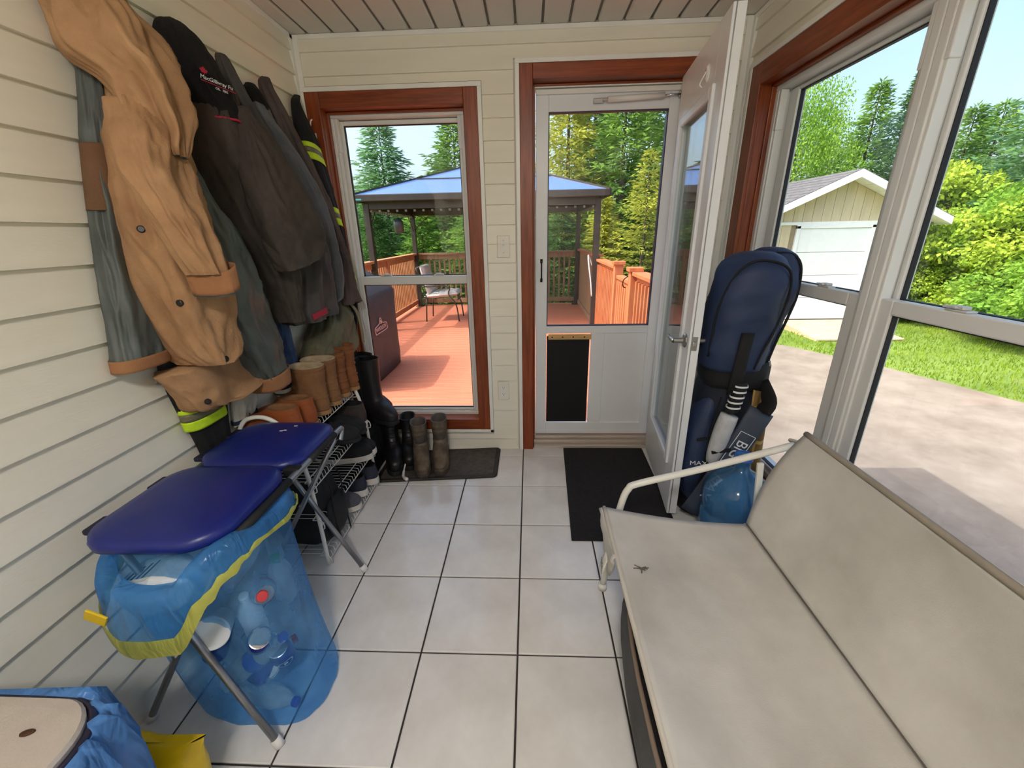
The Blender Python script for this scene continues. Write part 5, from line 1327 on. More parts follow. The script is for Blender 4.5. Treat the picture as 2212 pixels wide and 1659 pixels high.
def ring_foot(z, xh, xt, w_, p=.82, n=28, toe=1.0):
    rr = []; cx_ = (xh+xt)/2; hl = (xt-xh)/2
    for k in range(n):
        a = 2*PI*k/n; ca, sa = math.cos(a), math.sin(a)
        x = hl*abs(ca)**p*(1 if ca >= 0 else -1)
        ww = w_*(1+.10*toe*(x/hl)) if hl > .08 else w_
        rr.append((cx_+x, ww/2*abs(sa)**p*(1 if sa >= 0 else -1), z))
    return rr
def footwear(name, label, loc, rz, mat, solem, prof, cat='boot', group=None, lining=None, sole_h=.02, laces=None, wrinkle=0., sole_out=.004, extra=None, tilt=0.):
    t = thing(name, label, cat, loc, group, rz); t.rotation_euler = (tilt, 0, rz)
    z0, h0, t0, w0 = prof[0]
    MB().rings([ring_foot(0, h0-sole_out, t0+sole_out, w0+2*sole_out), ring_foot(sole_h*.5, h0-sole_out, t0+sole_out, w0+2*sole_out), ring_foot(sole_h, h0-sole_out*.4, t0+sole_out*.4, w0+sole_out)]).build('sole', solem, t, smooth=False, local=True, bevel=.002)
    # smooth profile
    P = bez([(z, (a+b)/2, 0) for z, a, b, w_ in prof], len(prof)*5); Q = bez([((b-a)/2, w_, 0) for z, a, b, w_ in prof], len(prof)*5)
    rs = []
    for i, (p, q) in enumerate(zip(P, Q)):
        f = wrinkle*math.sin(i*1.9)*(.4+.6*math.sin(i*.7))
        r_ = ring_foot(sole_h+p.x, p.y-q.x-f, p.y+q.x+f*1.3, q.y+f*1.2)
        rs.append(r_)
    up = MB().rings(rs, True, False).build('upper', mat, t, smooth=True, local=True)
    p, q = P[-1], Q[-1]
    zt = sole_h+p.x; dep = min(.12, p.x*.7)
    MB().rings([ring_foot(zt, p.y-q.x, p.y+q.x, q.y), ring_foot(zt+.003, p.y-q.x+.004, p.y+q.x-.004, q.y-.008), ring_foot(zt-.01, p.y-q.x+.008, p.y+q.x-.008, q.y-.016), ring_foot(zt-dep, p.y-q.x+.012, p.y+q.x-.006, q.y-.022)], False, True).build('lining', lining or m_black, t, smooth=True, local=True)
    if laces:
        mat_l, z1, z2, n = laces
        for k in range(n):
            s = k/(n-1); z = lerp(z1, z2, s)
            i = min(range(len(P)), key=lambda i_: abs(P[i_].x-z)); xf = P[i].y+Q[i].x
            MB().tube(bez([(xf-.012, -.026, sole_h+z), (xf+.003, 0, sole_h+z+.006), (xf-.012, .026, sole_h+z)], 8), .0028, 5).build('lace', mat_l, t, smooth=True, local=True)
    return t, rs
m_suede = M('tan_suede', S(138, 98, 62), .95, scale=9, col2=S(112, 76, 48), bump=.4, bscale=120)
m_suede2 = M('brown_suede', S(140, 88, 52), .95, scale=9, col2=S(110, 66, 38), bump=.4, bscale=120)
m_fleece = M('cream_fleece', S(190, 172, 140), .98, scale=30, col2=S(166, 146, 114), bump=1, bscale=120)
m_tansole = M('tan_sole', S(150, 112, 70), .8, var=.06)
m_orange = M('orange_leather', S(150, 80, 34), .55, scale=8, col2=S(120, 56, 24), bump=.25, bscale=90)
m_wsole = M('white_rubber', S(206, 200, 190), .6, var=.06, scale=20)
m_blk = M('black_suede', S(32, 31, 32), .85, scale=14, col2=S(20, 20, 21), bump=.3, bscale=80)
m_blkl = M('black_leather', S(24, 23, 24), .38, scale=10, col2=S(15, 15, 16), bump=.25, bscale=60)
m_rub = M('rubber_boot', S(26, 22, 26), .5, scale=6, col2=S(18, 16, 18), bump=.1, bscale=30)
m_navys = M('navy_canvas', S(50, 54, 68), .85, scale=14, col2=S(38, 42, 54), bump=.3, bscale=160)
m_greys = M('grey_mesh', S(92, 92, 100), .85, scale=14, col2=S(70, 70, 78), bump=.3, bscale=160)
m_brn = M('dark_brown_leather', S(58, 48, 44), .6, scale=10, col2=S(42, 34, 32), bump=.25, bscale=80)
m_camo = M('muddy_camo', S(112, 98, 80), .7, scale=16, col2=S(64, 52, 44), bump=.3, bscale=40)
SHEEP = [(0, 0, .25, .098), (.035, -.002, .25, .098), (.065, .0, .215, .096), (.09, .004, .16, .092), (.13, .004, .145, .096), (.18, 0, .15, .106), (.205, -.002, .152, .110)]
LOWB = [(0, 0, .275, .092), (.035, -.002, .275, .092), (.06, 0, .235, .088), (.08, .004, .17, .080), (.105, .008, .13, .076)]
SHOE = [(0, 0, .28, .095), (.028, -.002, .28, .095), (.05, .002, .24, .088), (.065, .006, .17, .080), (.075, .008, .15, .076)]
TALL = [(0, 0, .27, .095), (.04, -.002, .27, .095), (.075, .0, .22, .094), (.105, .006, .16, .092), (.17, .006, .145, .098), (.27, .0, .145, .112), (.35, -.004, .146, .120)]
LACE = [(0, 0, .29, .102), (.045, -.002, .29, .104), (.075, .0, .25, .10), (.105, .006, .18, .092), (.16, .010, .14, .088), (.24, .006, .145, .098)]
WORK = [(0, 0, .275, .098), (.04, -.002, .272, .098), (.07, .0, .225, .096), (.10, .006, .16, .092), (.14, .008, .135, .088), (.20, .004, .14, .094), (.255, 0, .145, .100)]
TZ = .6025
hx = -.196   # heel line on the top shelf (toes to the wall)
footwear('sheepskin_boot', 'tan sheepskin boot on the top shelf, nearer one of the pale pair', (hx, -.655, TZ), PI-.05, m_suede, m_tansole, SHEEP, group='boots on the top shelf', lining=m_fleece, wrinkle=.003)
footwear('sheepskin_boot', 'tan sheepskin boot on the top shelf, further one of the pale pair', (hx+.002, -.543, TZ), PI+.03, m_suede, m_tansole, SHEEP, group='boots on the top shelf', lining=m_fleece, wrinkle=.003)
footwear('sheepskin_boot', 'darker brown suede boot on the top shelf, nearer one of its pair', (hx, -.438, TZ), PI+.08, m_suede2, m_tansole, [(a, b, c, d*.9) for a, b, c, d in SHEEP], group='boots on the top shelf', lining=m_suede2, wrinkle=.005)
footwear('sheepskin_boot', 'darker brown suede boot at the far end of the top shelf', (hx+.012, -.350, TZ), PI-.05, m_suede2, m_tansole, [(a*1.06, b, c, d*.84) for a, b, c, d in SHEEP], group='boots on the top shelf', lining=m_suede2, wrinkle=.005)
footwear('ankle_boot', 'orange-brown leather ankle boot on the top shelf, nearest of all', (hx-.002, -.880, TZ), PI-.04, m_orange, m_tansole, LOWB, group='boots on the top shelf', lining=m_suede)
footwear('ankle_boot', 'orange-brown leather ankle boot on the top shelf, behind its twin', (hx+.004, -.778, TZ), PI+.03, m_orange, m_tansole, LOWB, group='boots on the top shelf', lining=m_suede)
T3 = .4225
footwear('slip_on_shoe', 'black suede slip-on shoe on the second shelf, toe to the room', (-.395, -.600, T3), .10, m_blk, m_black, SHOE, cat='shoe', group='shoes on the second shelf')
footwear('slip_on_shoe', 'black suede slip-on shoe on the second shelf under the tan boots', (-.400, -.495, T3), .02, m_blk, m_black, SHOE, cat='shoe', group='shoes on the second shelf')
footwear('slip_on_shoe', 'dark brown shoe with pale sole at the far end of the second shelf', (-.150, -.395, T3), PI-.02, m_brn, m_wsole, [(a*1.3, b, c, d) for a, b, c, d in SHOE], cat='shoe', group='shoes on the second shelf')
T2 = .2425
footwear('sneaker', 'black sneaker with curved pale sole on the third shelf', (-.405, -.485, T2), .22, m_blk, m_wsole, SHOE, cat='shoe', group='shoes on the lower shelves', sole_h=.030)
footwear('sneaker', 'black sneaker with pale sole at the far end of the third shelf', (-.41, -.395, T2), .05, m_blk, m_wsole, SHOE, cat='shoe', group='shoes on the lower shelves', sole_h=.030)
T1 = .0575
footwear('sneaker', 'navy sneaker with thick white sole on the bottom shelf, heel to the room', (-.160, -.500, T1), PI-.10, m_navys, m_wsole, SHOE, cat='shoe', group='shoes on the lower shelves', sole_h=.036)
footwear('sneaker', 'navy sneaker with thick white sole at the far end of the bottom shelf', (-.140, -.385, T1), PI-.06, m_navys, m_wsole, SHOE, cat='shoe', group='shoes on the lower shelves', sole_h=.036)
footwear('sneaker', 'grey mesh sneaker with white sole on the bottom shelf, toe to the room', (-.430, -.640, T1), .12, m_greys, m_wsole, SHOE, cat='shoe', group='shoes on the lower shelves', sole_h=.026)
# black nylon bag on the lower near shelf with hanging straps
m_bpk = M('black_nylon', S(30, 30, 33), .7, scale=8, col2=S(18, 18, 20), bump=.4, bscale=50)
bp_ = thing('black_backpack', 'black nylon backpack stuffed in the lower near end of the shoe rack', 'backpack', (-.29, -.81, T1))
rs = []
for i, (z, sx_, sy_) in enumerate(((.06, .08, .07), (.075, .115, .095), (.16, .128, .105), (.27, .125, .10), (.36, .11, .085), (.405, .08, .06), (.413, .03, .02))):
    rs.append([(-.295+sx_*math.copysign(abs(math.cos(k*PI/18))**.6, math.cos(k*PI/18))*(1+.03*math.sin(k*2+i)), -.805+sy_*math.copysign(abs(math.sin(k*PI/18))**.6, math.sin(k*PI/18))*(1+.04*math.sin(k*1.3+i*2)), z) for k in range(36)])
MB().rings(rs).build('body', m_bpk, bp_, smooth=True)
MB().rings([[(-.170+.028*math.cos(k*PI/10)*s, -.805+.085*math.sin(k*PI/10)*s, z) for k in range(20)] for z, s in ((.09, .6), (.12, 1), (.22, 1.05), (.27, .6))]).build('front_pocket', m_bpk, bp_, smooth=True)
for y in (-.855, -.76): MB().tube(bez([(-.19, y, .40), (-.155, y+.01, .34), (-.15, y-.005, .22), (-.145, y+.006, .05)], 20), .007, 6, flat=.4).build('strap', m_strap, bp_, smooth=True)

# boots on the brown mat
MT = .0135
footwear('work_boot', 'muddy camouflage work boot on the boot mat, left one', (.008, -.012, MT), -1.28, m_camo, M('mud_sole', S(70, 62, 54), .9, var=.1), WORK, group='boots on the boot mat', lining=M('grey_lining', S(96, 90, 84), .9, var=.1), wrinkle=.004)
footwear('work_boot', 'muddy camouflage work boot on the boot mat, right one', (.138, .024, MT), -1.42, m_camo, MATS['mud_sole'], [(a*1.04, b, c, d) for a, b, c, d in WORK], group='boots on the boot mat', lining=MATS['grey_lining'], wrinkle=.004)
footwear('lace_boot', 'black leather lace-up boot at the left end of the boot mat', (-.185, .015, MT), -1.20, m_blkl, m_black, LACE, group='boots on the boot mat', laces=(m_strap, .10, .22, 6), sole_h=.03)
footwear('lace_boot', 'black leather lace-up boot behind the left camouflage boot', (-.082, .088, MT), -1.35, m_blkl, m_black, LACE, group='boots on the boot mat', laces=(m_strap, .10, .22, 6), sole_h=.03)
cr = thing('black_crate', 'black plastic crate in the dark corner carrying the rubber boots', 'crate', (-.31, -.02, 0))
MB().rings([[(x, y, z) for x, y in rrect(-.415+i, -.205-i, -.300+i, .080-i, .02)] for i, z in ((.012, .0045), (.0, .30), (-.006, .302), (-.006, .316), (.0, .316), (.012, .31))], True, True).build('body', m_black, cr)
for k in range(4): MB().box(-.207, -.2035, -.29+k*.09, -.22+k*.09, .05, .27).build('side_rib', m_black, cr)
footwear('rubber_boot', 'tall black rubber boot in front of the window corner, nearer one', (-.300, -.040, .3165), -.55, m_rub, m_black, TALL, group='tall rubber boots', lining=m_black, sole_h=.024)
footwear('rubber_boot', 'tall black rubber boot in front of the window corner, further one', (-.370, .045, .3165), -.35, m_rub, m_black, [(a*.98, b, c*.9, d*.95) for a, b, c, d in TALL], group='tall rubber boots', lining=m_black, sole_h=.024)
wr_ = MB().tube(bez([(-.005, -.30, .02), (-.035, -.27, .018), (-.045, -.22, .035), (-.04, -.17, .075)], 16), [.010]*4+[.008]*6+[.005]*6, 8).build('white_rag', M('white_rag', S(216, 212, 206), .95, var=.1, scale=40, bump=.6, bscale=100), smooth=True)
tag(wr_, 'scrap of white cloth beside the left camouflage boot', 'rag')
# ================================================================ coats on the left wall
# stations: height, inner x, outer x, near y, far y
GR = {
 'tan_hood': [[2.056,-0.44,-0.41,-1.069,-1.024],[1.971,-0.45,-0.32,-1.135,-1.051],[1.901,-0.45,-0.27,-1.178,-1.083],[1.847,-0.44,-0.235,-1.193,-1.061],[1.78,-0.42,-0.205,-1.207,-1.05],[1.729,-0.35,-0.185,-1.182,-1.081],[1.662,-0.3,-0.165,-1.199,-1.115],[1.607,-0.262,-0.155,-1.2,-1.147],[1.571,-0.21,-0.155,-1.215,-1.167],[1.553,-0.195,-0.165,-1.205,-1.167]],
 'tan_body': [[1.805,-0.445,-0.33,-1.085,-0.971],[1.739,-0.45,-0.32,-1.098,-0.972],[1.649,-0.45,-0.31,-1.134,-0.952],[1.542,-0.45,-0.3,-1.174,-0.944],[1.43,-0.445,-0.285,-1.203,-0.953],[1.328,-0.44,-0.27,-1.207,-0.966],[1.22,-0.435,-0.255,-1.211,-0.98],[1.108,-0.43,-0.24,-1.206,-1.004],[1.034,-0.425,-0.23,-1.19,-1.025],[0.99,-0.39,-0.225,-1.162,-1.113]],
 'tan_sleeve': [[1.687,-0.34,-0.24,-1.199,-1.09],[1.631,-0.32,-0.21,-1.236,-1.096],[1.574,-0.3,-0.185,-1.269,-1.118],[1.518,-0.28,-0.165,-1.292,-1.138],[1.454,-0.262,-0.15,-1.282,-1.159],[1.387,-0.25,-0.138,-1.266,-1.171],[1.323,-0.242,-0.13,-1.248,-1.166],[1.265,-0.232,-0.126,-1.227,-1.165]],
 'tan_cuff': [[1.282,-0.245,-0.118,-1.206,-1.158],[1.222,-0.24,-0.118,-1.204,-1.158]],
 'tan_hem': [[0.987,-0.445,-0.33,-1.224,-0.763],[0.908,-0.445,-0.315,-1.183,-0.734],[0.847,-0.44,-0.31,-1.166,-0.758],[0.826,-0.435,-0.32,-1.108,-0.943],[0.835,-0.37,-0.33,-1.12,-1.074]],
 'grey_left': [[1.813,-0.453,-0.41,-1.11,-1.032],[1.724,-0.455,-0.4,-1.138,-1.052],[1.6,-0.455,-0.395,-1.175,-1.081],[1.428,-0.455,-0.39,-1.22,-1.113],[1.233,-0.455,-0.385,-1.264,-1.119],[1.13,-0.455,-0.38,-1.287,-1.128],[1.045,-0.455,-0.375,-1.308,-1.149]],
 'grey_left_band': [[1.048,-0.456,-0.372,-1.309,-1.147],[1.013,-0.456,-0.372,-1.313,-1.16]],
 'grey_left_brown': [[1.598,-0.456,-0.392,-1.178,-1.083],[1.423,-0.456,-0.387,-1.224,-1.115]],
 'grey_sleeve': [[1.64,-0.36,-0.33,-0.98,-0.943],[1.563,-0.34,-0.31,-1.001,-0.957],[1.462,-0.376,-0.29,-0.981,-0.929],[1.35,-0.4,-0.275,-0.994,-0.862],[1.229,-0.395,-0.265,-1.016,-0.801],[1.06,-0.39,-0.26,-0.991,-0.764],[0.856,-0.385,-0.26,-0.91,-0.762]],
 'grey_sleeve_band': [[0.864,-0.388,-0.256,-0.915,-0.76],[0.805,-0.388,-0.256,-0.9,-0.77]],
 'trousers': [[1.121,-0.455,-0.41,-1.135,-0.893],[0.971,-0.455,-0.4,-1.174,-0.923],[0.821,-0.455,-0.395,-1.155,-0.954],[0.677,-0.455,-0.39,-1.123,-0.987],[0.489,-0.455,-0.39,-1.092,-0.979]],
 'trous_s1': [[0.849,-0.456,-0.392,-1.149,-1.012],[0.817,-0.456,-0.392,-1.15,-1.005]],
 'trous_s2': [[0.79,-0.456,-0.391,-1.15,-0.991],[0.756,-0.456,-0.391,-1.147,-0.989]],
 'fleece': [[2.015,-0.445,-0.415,-0.742,-0.703],[1.989,-0.445,-0.375,-0.81,-0.682],[1.938,-0.45,-0.335,-0.851,-0.677],[1.874,-0.45,-0.31,-0.855,-0.682],[1.812,-0.45,-0.29,-0.826,-0.701],[1.761,-0.448,-0.275,-0.797,-0.717],[1.728,-0.44,-0.27,-0.807,-0.711]],
 'quilt': [[1.854,-0.45,-0.34,-0.705,-0.62],[1.756,-0.45,-0.29,-0.81,-0.632],[1.645,-0.45,-0.27,-0.842,-0.564],[1.511,-0.45,-0.255,-0.831,-0.515],[1.38,-0.45,-0.245,-0.784,-0.52],[1.239,-0.445,-0.24,-0.699,-0.577],[1.107,-0.416,-0.245,-0.67,-0.606],[1.02,-0.386,-0.25,-0.664,-0.617]],
 'quilt_sleeve': [[1.785,-0.36,-0.27,-0.73,-0.685],[1.684,-0.34,-0.215,-0.771,-0.658],[1.568,-0.31,-0.175,-0.81,-0.595],[1.444,-0.29,-0.145,-0.812,-0.533],[1.343,-0.275,-0.13,-0.8,-0.513],[1.28,-0.265,-0.125,-0.789,-0.513]],
 'shell': [[2.001,-0.45,-0.42,-0.532,-0.5],[1.968,-0.429,-0.39,-0.573,-0.527],[1.865,-0.422,-0.34,-0.592,-0.544],[1.729,-0.438,-0.31,-0.52,-0.462],[1.569,-0.45,-0.29,-0.451,-0.36],[1.381,-0.445,-0.27,-0.452,-0.254],[1.218,-0.43,-0.255,-0.513,-0.249],[1.093,-0.42,-0.25,-0.575,-0.225],[0.993,-0.41,-0.25,-0.592,-0.268]],
 'vest': [[1.948,-0.44,-0.41,-0.398,-0.358],[1.919,-0.441,-0.385,-0.422,-0.369],[1.861,-0.421,-0.37,-0.395,-0.345],[1.799,-0.4,-0.37,-0.379,-0.332]],
 'steel': [[1.894,-0.424,-0.39,-0.397,-0.349],[1.818,-0.413,-0.36,-0.399,-0.352],[1.698,-0.445,-0.33,-0.288,-0.241],[1.511,-0.441,-0.3,-0.177,-0.128],[1.291,-0.408,-0.285,-0.148,-0.097],[1.151,-0.403,-0.275,-0.167,-0.099],[1.06,-0.398,-0.275,-0.195,-0.145],[1.038,-0.356,-0.285,-0.248,-0.193]],
 'brown': [[2.007,-0.445,-0.415,-0.266,-0.229],[1.966,-0.433,-0.385,-0.318,-0.268],[1.859,-0.438,-0.35,-0.294,-0.245],[1.691,-0.45,-0.325,-0.214,-0.143],[1.493,-0.445,-0.3,-0.133,-0.053],[1.263,-0.436,-0.28,-0.043,0.012],[1.115,-0.43,-0.265,-0.078,0.042],[1.003,-0.42,-0.265,-0.125,0.072]],
 'hivis': [[2.016,-0.455,-0.425,0.014,0.048],[1.957,-0.441,-0.395,-0.055,-0.009],[1.821,-0.45,-0.37,-0.055,0.056],[1.612,-0.45,-0.345,-0.029,0.088],[1.382,-0.445,-0.32,0.031,0.088],[1.132,-0.407,-0.295,0.024,0.088],[0.989,-0.39,-0.285,0.033,0.088]],
 'hv1': [[1.788,-0.443,-0.362,-0.0,0.048],[1.762,-0.439,-0.36,-0.006,0.052]],
 'hv1b': [[1.732,-0.439,-0.357,0.0,0.06],[1.707,-0.443,-0.355,0.008,0.068]],
 'hv2': [[1.496,-0.429,-0.33,0.031,0.088],[1.468,-0.429,-0.328,0.031,0.088]],
 'hv2b': [[1.435,-0.429,-0.325,0.028,0.088],[1.411,-0.425,-0.322,0.026,0.088]],
 'hv3': [[1.194,-0.392,-0.298,0.027,0.088],[1.168,-0.392,-0.296,0.03,0.088]],
 'hv3b': [[1.148,-0.388,-0.294,0.024,0.088],[1.124,-0.388,-0.292,0.029,0.088]],
 'tail': [[1.026,-0.436,-0.3,0.04,0.088],[0.891,-0.412,-0.31,0.025,0.088],[0.773,-0.388,-0.33,-0.005,0.048]],
 'olive': [[1.022,-0.42,-0.34,-0.156,-0.008],[0.936,-0.43,-0.28,-0.319,-0.017],[0.851,-0.43,-0.26,-0.447,-0.026],[0.776,-0.43,-0.255,-0.494,-0.026],[0.737,-0.42,-0.275,-0.425,-0.176]],
 'denim': [[1.031,-0.438,-0.39,-0.56,-0.51],[0.907,-0.45,-0.375,-0.587,-0.514],[0.82,-0.45,-0.37,-0.59,-0.519],[0.75,-0.45,-0.37,-0.614,-0.551]],
 'dcuff': [[0.76,-0.45,-0.365,-0.64,-0.54],[0.718,-0.45,-0.365,-0.663,-0.564],[0.691,-0.438,-0.37,-0.661,-0.609]],
 'sweater': [[0.803,-0.452,-0.415,-0.897,-0.74],[0.738,-0.452,-0.41,-0.928,-0.783],[0.67,-0.452,-0.41,-0.941,-0.829]],
}
def interp_st(st, n):
    A = [Vector((s[0], s[1], s[2])) for s in st]; B = [Vector((s[3], s[4], 0)) for s in st]
    if len(st) == 2: 
        return [[lerp(a, b, i/(n-1)) for a, b in zip(st[0], st[1])] for i in range(n)]
    # piecewise linear with slight smoothing
    out = []
    P = bez(A, n); Q = bez(B, n)
    for p, q in zip(P, Q): out.append([p.x, p.y, p.z, q.x, q.y])
    return out
def coat_rings(st, n=64, folds=0., k=(5, 9), ph=0., tilt=0., nz=0., p=.8, m=96, quilt=0., twist=0.):
    rs = []; S_ = interp_st(st, n)
    for i, (z, xi, xo, y0, y1) in enumerate(S_):
        t = i/(n-1); ring = []; cx_, cy_ = (xi+xo)/2, (y0+y1)/2; hx_, hy_ = (xo-xi)/2, (y1-y0)/2
        sc_ = min(hx_, hy_)
        am = folds*(.35+.65*t)*min(1, sc_/.05); nn = nz*min(1, sc_/.05)
        for j in range(m):
            a = 2*PI*j/m; ca, sa = math.cos(a), math.sin(a)
            ux = math.copysign(abs(ca)**p, ca); uy = math.copysign(abs(sa)**p, sa)
            fr = .35+.65*max(0, min(1, .5+.8*ca))          # little folding against the wall
            aa = a+twist*t
            w1 = .35*noise.noise(Vector((ph, z*3.1, 2.0)))
            f = am*fr*((.64-abs(math.sin(.5*k[0]*aa+ph+1.6*t+w1*3)))*1.5+(.5-abs(math.sin(.5*k[1]*aa+2.1*ph-1.9*t+w1*5)))*.9)
            pn = Vector((ca*1.6+ph+z*2.2, sa*1.6-z*1.4, z*5.0))
            f += nn*fr*((.35-abs(noise.noise(pn)))*1.7+.6*(.3-abs(noise.noise(pn*2.7+Vector((3, 1, 2)))))*1.2)
            if quilt:
                sarc = a*(hx_+hy_)*.5; d_ = .10
                f += quilt*min(abs(math.sin(PI*(sarc+z*1.1)/d_)), abs(math.sin(PI*(sarc-z*1.1)/d_)))**.45
            x = cx_+(hx_)*ux + f*ca; y = cy_+(hy_)*uy + f*sa
            ring.append((max(XL+.018, x), min(y, YF-.022), z+tilt*(y-cy_)))
        rs.append(ring)
    return rs
def coat_part(name, mat, parent, st, lining=None, lip=.03, **kw):
    rs = coat_rings(st, **kw)
    o = MB().rings(rs, True, False).build(name, mat, parent, smooth=True)
    last = rs[-1]; c_ = sum((Vector(p) for p in last), Vector())/len(last)
    r1 = [tuple(c_+(Vector(p)-c_)*.90+Vector((0, 0, -.001))) for p in last]; r2 = [tuple(c_+(Vector(p)-c_)*.74+Vector((0, 0, lip))) for p in last]
    MB().rings([last, r1, r2], False, True).build('lining', lining or m_black, o, smooth=True)
    return o
def band_part(name, mat, parent, st, grow=.003, n=4, **kw):
    st = [[s[0], s[1], s[2]+grow, s[3]-grow, s[4]+grow] for s in st]
    return MB().rings(coat_rings(st, n=n, **kw), False, False).build(name, mat, parent, smooth=True, thick=.002)
def scan(key, rows_z):   # a band cut out of a garment between two heights
    pass
def cut(st, z1, z0):
    S_ = interp_st(st, 160)
    return [s for s in S_ if z0 <= s[0] <= z1]
def fabric(name, c, c2, rough=.9, sc_=7, b=.35, bs=180, sheen=.0): return M(name, S(*c), rough, scale=sc_, col2=S(*c2), bump=b, bscale=bs, sheen=sheen)
m_tan = fabric('tan_canvas', (172, 134, 98), (142, 106, 74)); m_tan2 = fabric('tan_trim', (158, 112, 76), (138, 94, 62))
m_gry = fabric('waxed_grey', (92, 98, 96), (62, 68, 66), .55, 5, .3, 40); m_brb = fabric('brown_band', (112, 82, 58), (94, 68, 48))
m_bfl = fabric('black_fleece', (24, 21, 22), (16, 14, 15), .98, 12, .6, 140); m_qlt = fabric('dark_quilt', (72, 63, 57), (52, 46, 42), .85, 5, .3, 120)
m_shl = fabric('charcoal_shell', (78, 74, 73), (60, 57, 56), .85); m_stl = fabric('steel_grey_nylon', (106, 109, 114), (84, 87, 92), .7, 5, .3, 60)
m_brw = fabric('brown_shell', (88, 76, 74), (70, 60, 58), .9); m_hvb = fabric('black_workwear', (22, 22, 24), (14, 14, 16), .85)
m_lime = M('lime_tape', S(196, 232, 40), .55, var=.06, scale=60, bump=.2, bscale=300); m_silver = M('grey_tape', S(110, 104, 84), .4, var=.05)
m_oliv = fabric('olive_canvas', (112, 108, 84), (74, 74, 56), .85, 6); m_den = fabric('denim', (86, 112, 156), (48, 66, 104), .9, 8, .5, 90)
m_knit = fabric('cream_knit', (220, 214, 194), (198, 190, 168), .95, 20, .6, 220); m_navyk = fabric('navy_knit', (36, 44, 74), (30, 36, 62))
m_redp = M('red_piping', S(170, 30, 60), .6, var=0); m_snap = M('dark_snap', S(40, 36, 38), .4, .4, var=0)

def coat(name, label, cat, key, grp='coats hanging on the left wall'):
    s = GR[key]; b = s[-1]
    return thing(name, label, cat, ((b[1]+b[2])/2, (b[3]+b[4])/2, b[0]), grp)
# far to near -----------------------------------------------------
c = coat('work_coat', 'black work coat with lime reflective tape at the far window end', 'coat', 'hivis')
coat_part('body', m_hvb, c, GR['hivis'], folds=.004, nz=.006, ph=1.)
for a in (('hv1', 'hv1b'), ('hv2', 'hv2b'), ('hv3', 'hv3b')):
    z1 = GR[a[0]][0][0]+.004; z0 = GR[a[1]][1][0]-.004; s = cut(GR['hivis'], z1, z0)
    h = len(s)//3
    band_part('lime_tape', m_lime, c, [s[0], s[h]], .005, folds=.0, tilt=-.25); band_part('grey_tape', m_silver, c, [s[h], s[2*h]], .0048, tilt=-.25); band_part('lime_tape', m_lime, c, [s[2*h], s[-1]], .005, tilt=-.25)
c = coat('dark_tail_coat', 'dark coat tail showing below the brown softshell by the casing', 'coat', 'tail')
coat_part('body', m_hvb, c, GR['tail'], folds=.006, nz=.008)
c = coat('softshell_jacket', 'dark brown softshell jacket with pointed collar, second from the window', 'jacket', 'brown')
coat_part('body', m_brw, c, GR['brown'], folds=.018, k=(5, 9), nz=.016, ph=.4)
c = coat('nylon_jacket', 'steel grey quilted nylon jacket between the brown and charcoal ones', 'jacket', 'steel')
coat_part('body', m_stl, c, GR['steel'], quilt=.005, n=80, folds=.010, k=(3, 7), nz=.006, ph=2.)
c = coat('fleece_vest', 'short black fleece vest hanging high beside the brown softshell', 'vest', 'vest')
coat_part('body', m_bfl, c, GR['vest'], folds=.004, nz=.006)
c = coat('shell_jacket', 'charcoal softshell jacket with a red tab on its sleeve hem', 'jacket', 'shell')
coat_part('body', m_shl, c, GR['shell'], folds=.020, k=(6, 11), nz=.018, ph=2.6)
shell_c = c
# quilted coat with big sleeve
c = coat('quilted_coat', 'dark brown quilted coat with a wide open fleece lined sleeve', 'coat', 'quilt')
coat_part('body', m_qlt, c, GR['quilt'], quilt=.007, n=90, folds=.016, k=(4, 9), nz=.012, ph=.2)
qs = coat_part('sleeve', m_qlt, c, GR['quilt_sleeve'], lining=m_bfl, lip=.05, quilt=.007, n=80, folds=.010, k=(3, 7), nz=.012, ph=1.7, tilt=.30)
quilt_c, quilt_s = c, qs
# black fleece with logo and red piping
c = coat('fleece_jacket', 'black fleece jacket top with red maple leaf logo and red piping', 'jacket', 'fleece')
coat_part('body', m_bfl, c, GR['fleece'], folds=.008, k=(3, 5), nz=.012, ph=.9, tilt=-.12)
fleece_c = c
fr = coat_rings(GR['fleece'], folds=.008, k=(3, 5), nz=.012, ph=.9, tilt=-.12)[-1]
frc = sum((Vector(p) for p in fr), Vector())/len(fr)
MB().tube([(Vector(p)-frc)*1.03+frc+Vector((0, 0, -.002)) for p in fr]+[(Vector(fr[0])-frc)*1.03+frc+Vector((0, 0, -.002))], .004, 6, False).build('red_piping', m_redp, c, smooth=True)
# denim jacket sleeve with striped cuff, cream sweater, olive bag
c = coat('denim_jacket', 'blue denim jacket sleeve ending in a cream cuff with navy stripes', 'jacket', 'dcuff')
coat_part('sleeve', m_den, c, GR['denim'], folds=.006, nz=.010)
coat_part('cuff', m_knit, c, GR['dcuff'], folds=.003, tilt=.25)
s = interp_st(GR['dcuff'], 30)
for a, b in ((5, 10), (17, 22)): band_part('navy_stripe', m_navyk, c, [s[a], s[b]], .003, tilt=.25)
c = coat('knit_sweater', 'cream knitted sweater with a navy hem stripe low behind the tan coat', 'sweater', 'sweater')
coat_part('body', m_knit, c, GR['sweater'], folds=.010, k=(6, 11), nz=.006)
s = interp_st(GR['sweater'], 30); band_part('navy_stripe', m_navyk, c, [s[24], s[27]], .006)
c = coat('canvas_bag', 'olive canvas shoulder bag hanging above the tan boots', 'bag', 'olive')
coat_part('body', m_oliv, c, GR['olive'], folds=.012, k=(3, 5), nz=.030, ph=3.)
MB().tube(bez([(-.33, -.03, 1.03), (-.268, -.045, .96), (-.247, -.055, .86), (-.246, -.06, .78)], 20), .012, 8, flat=.35).build('strap', M('bag_strap', S(128, 120, 98), .85, var=.1), c, smooth=True)
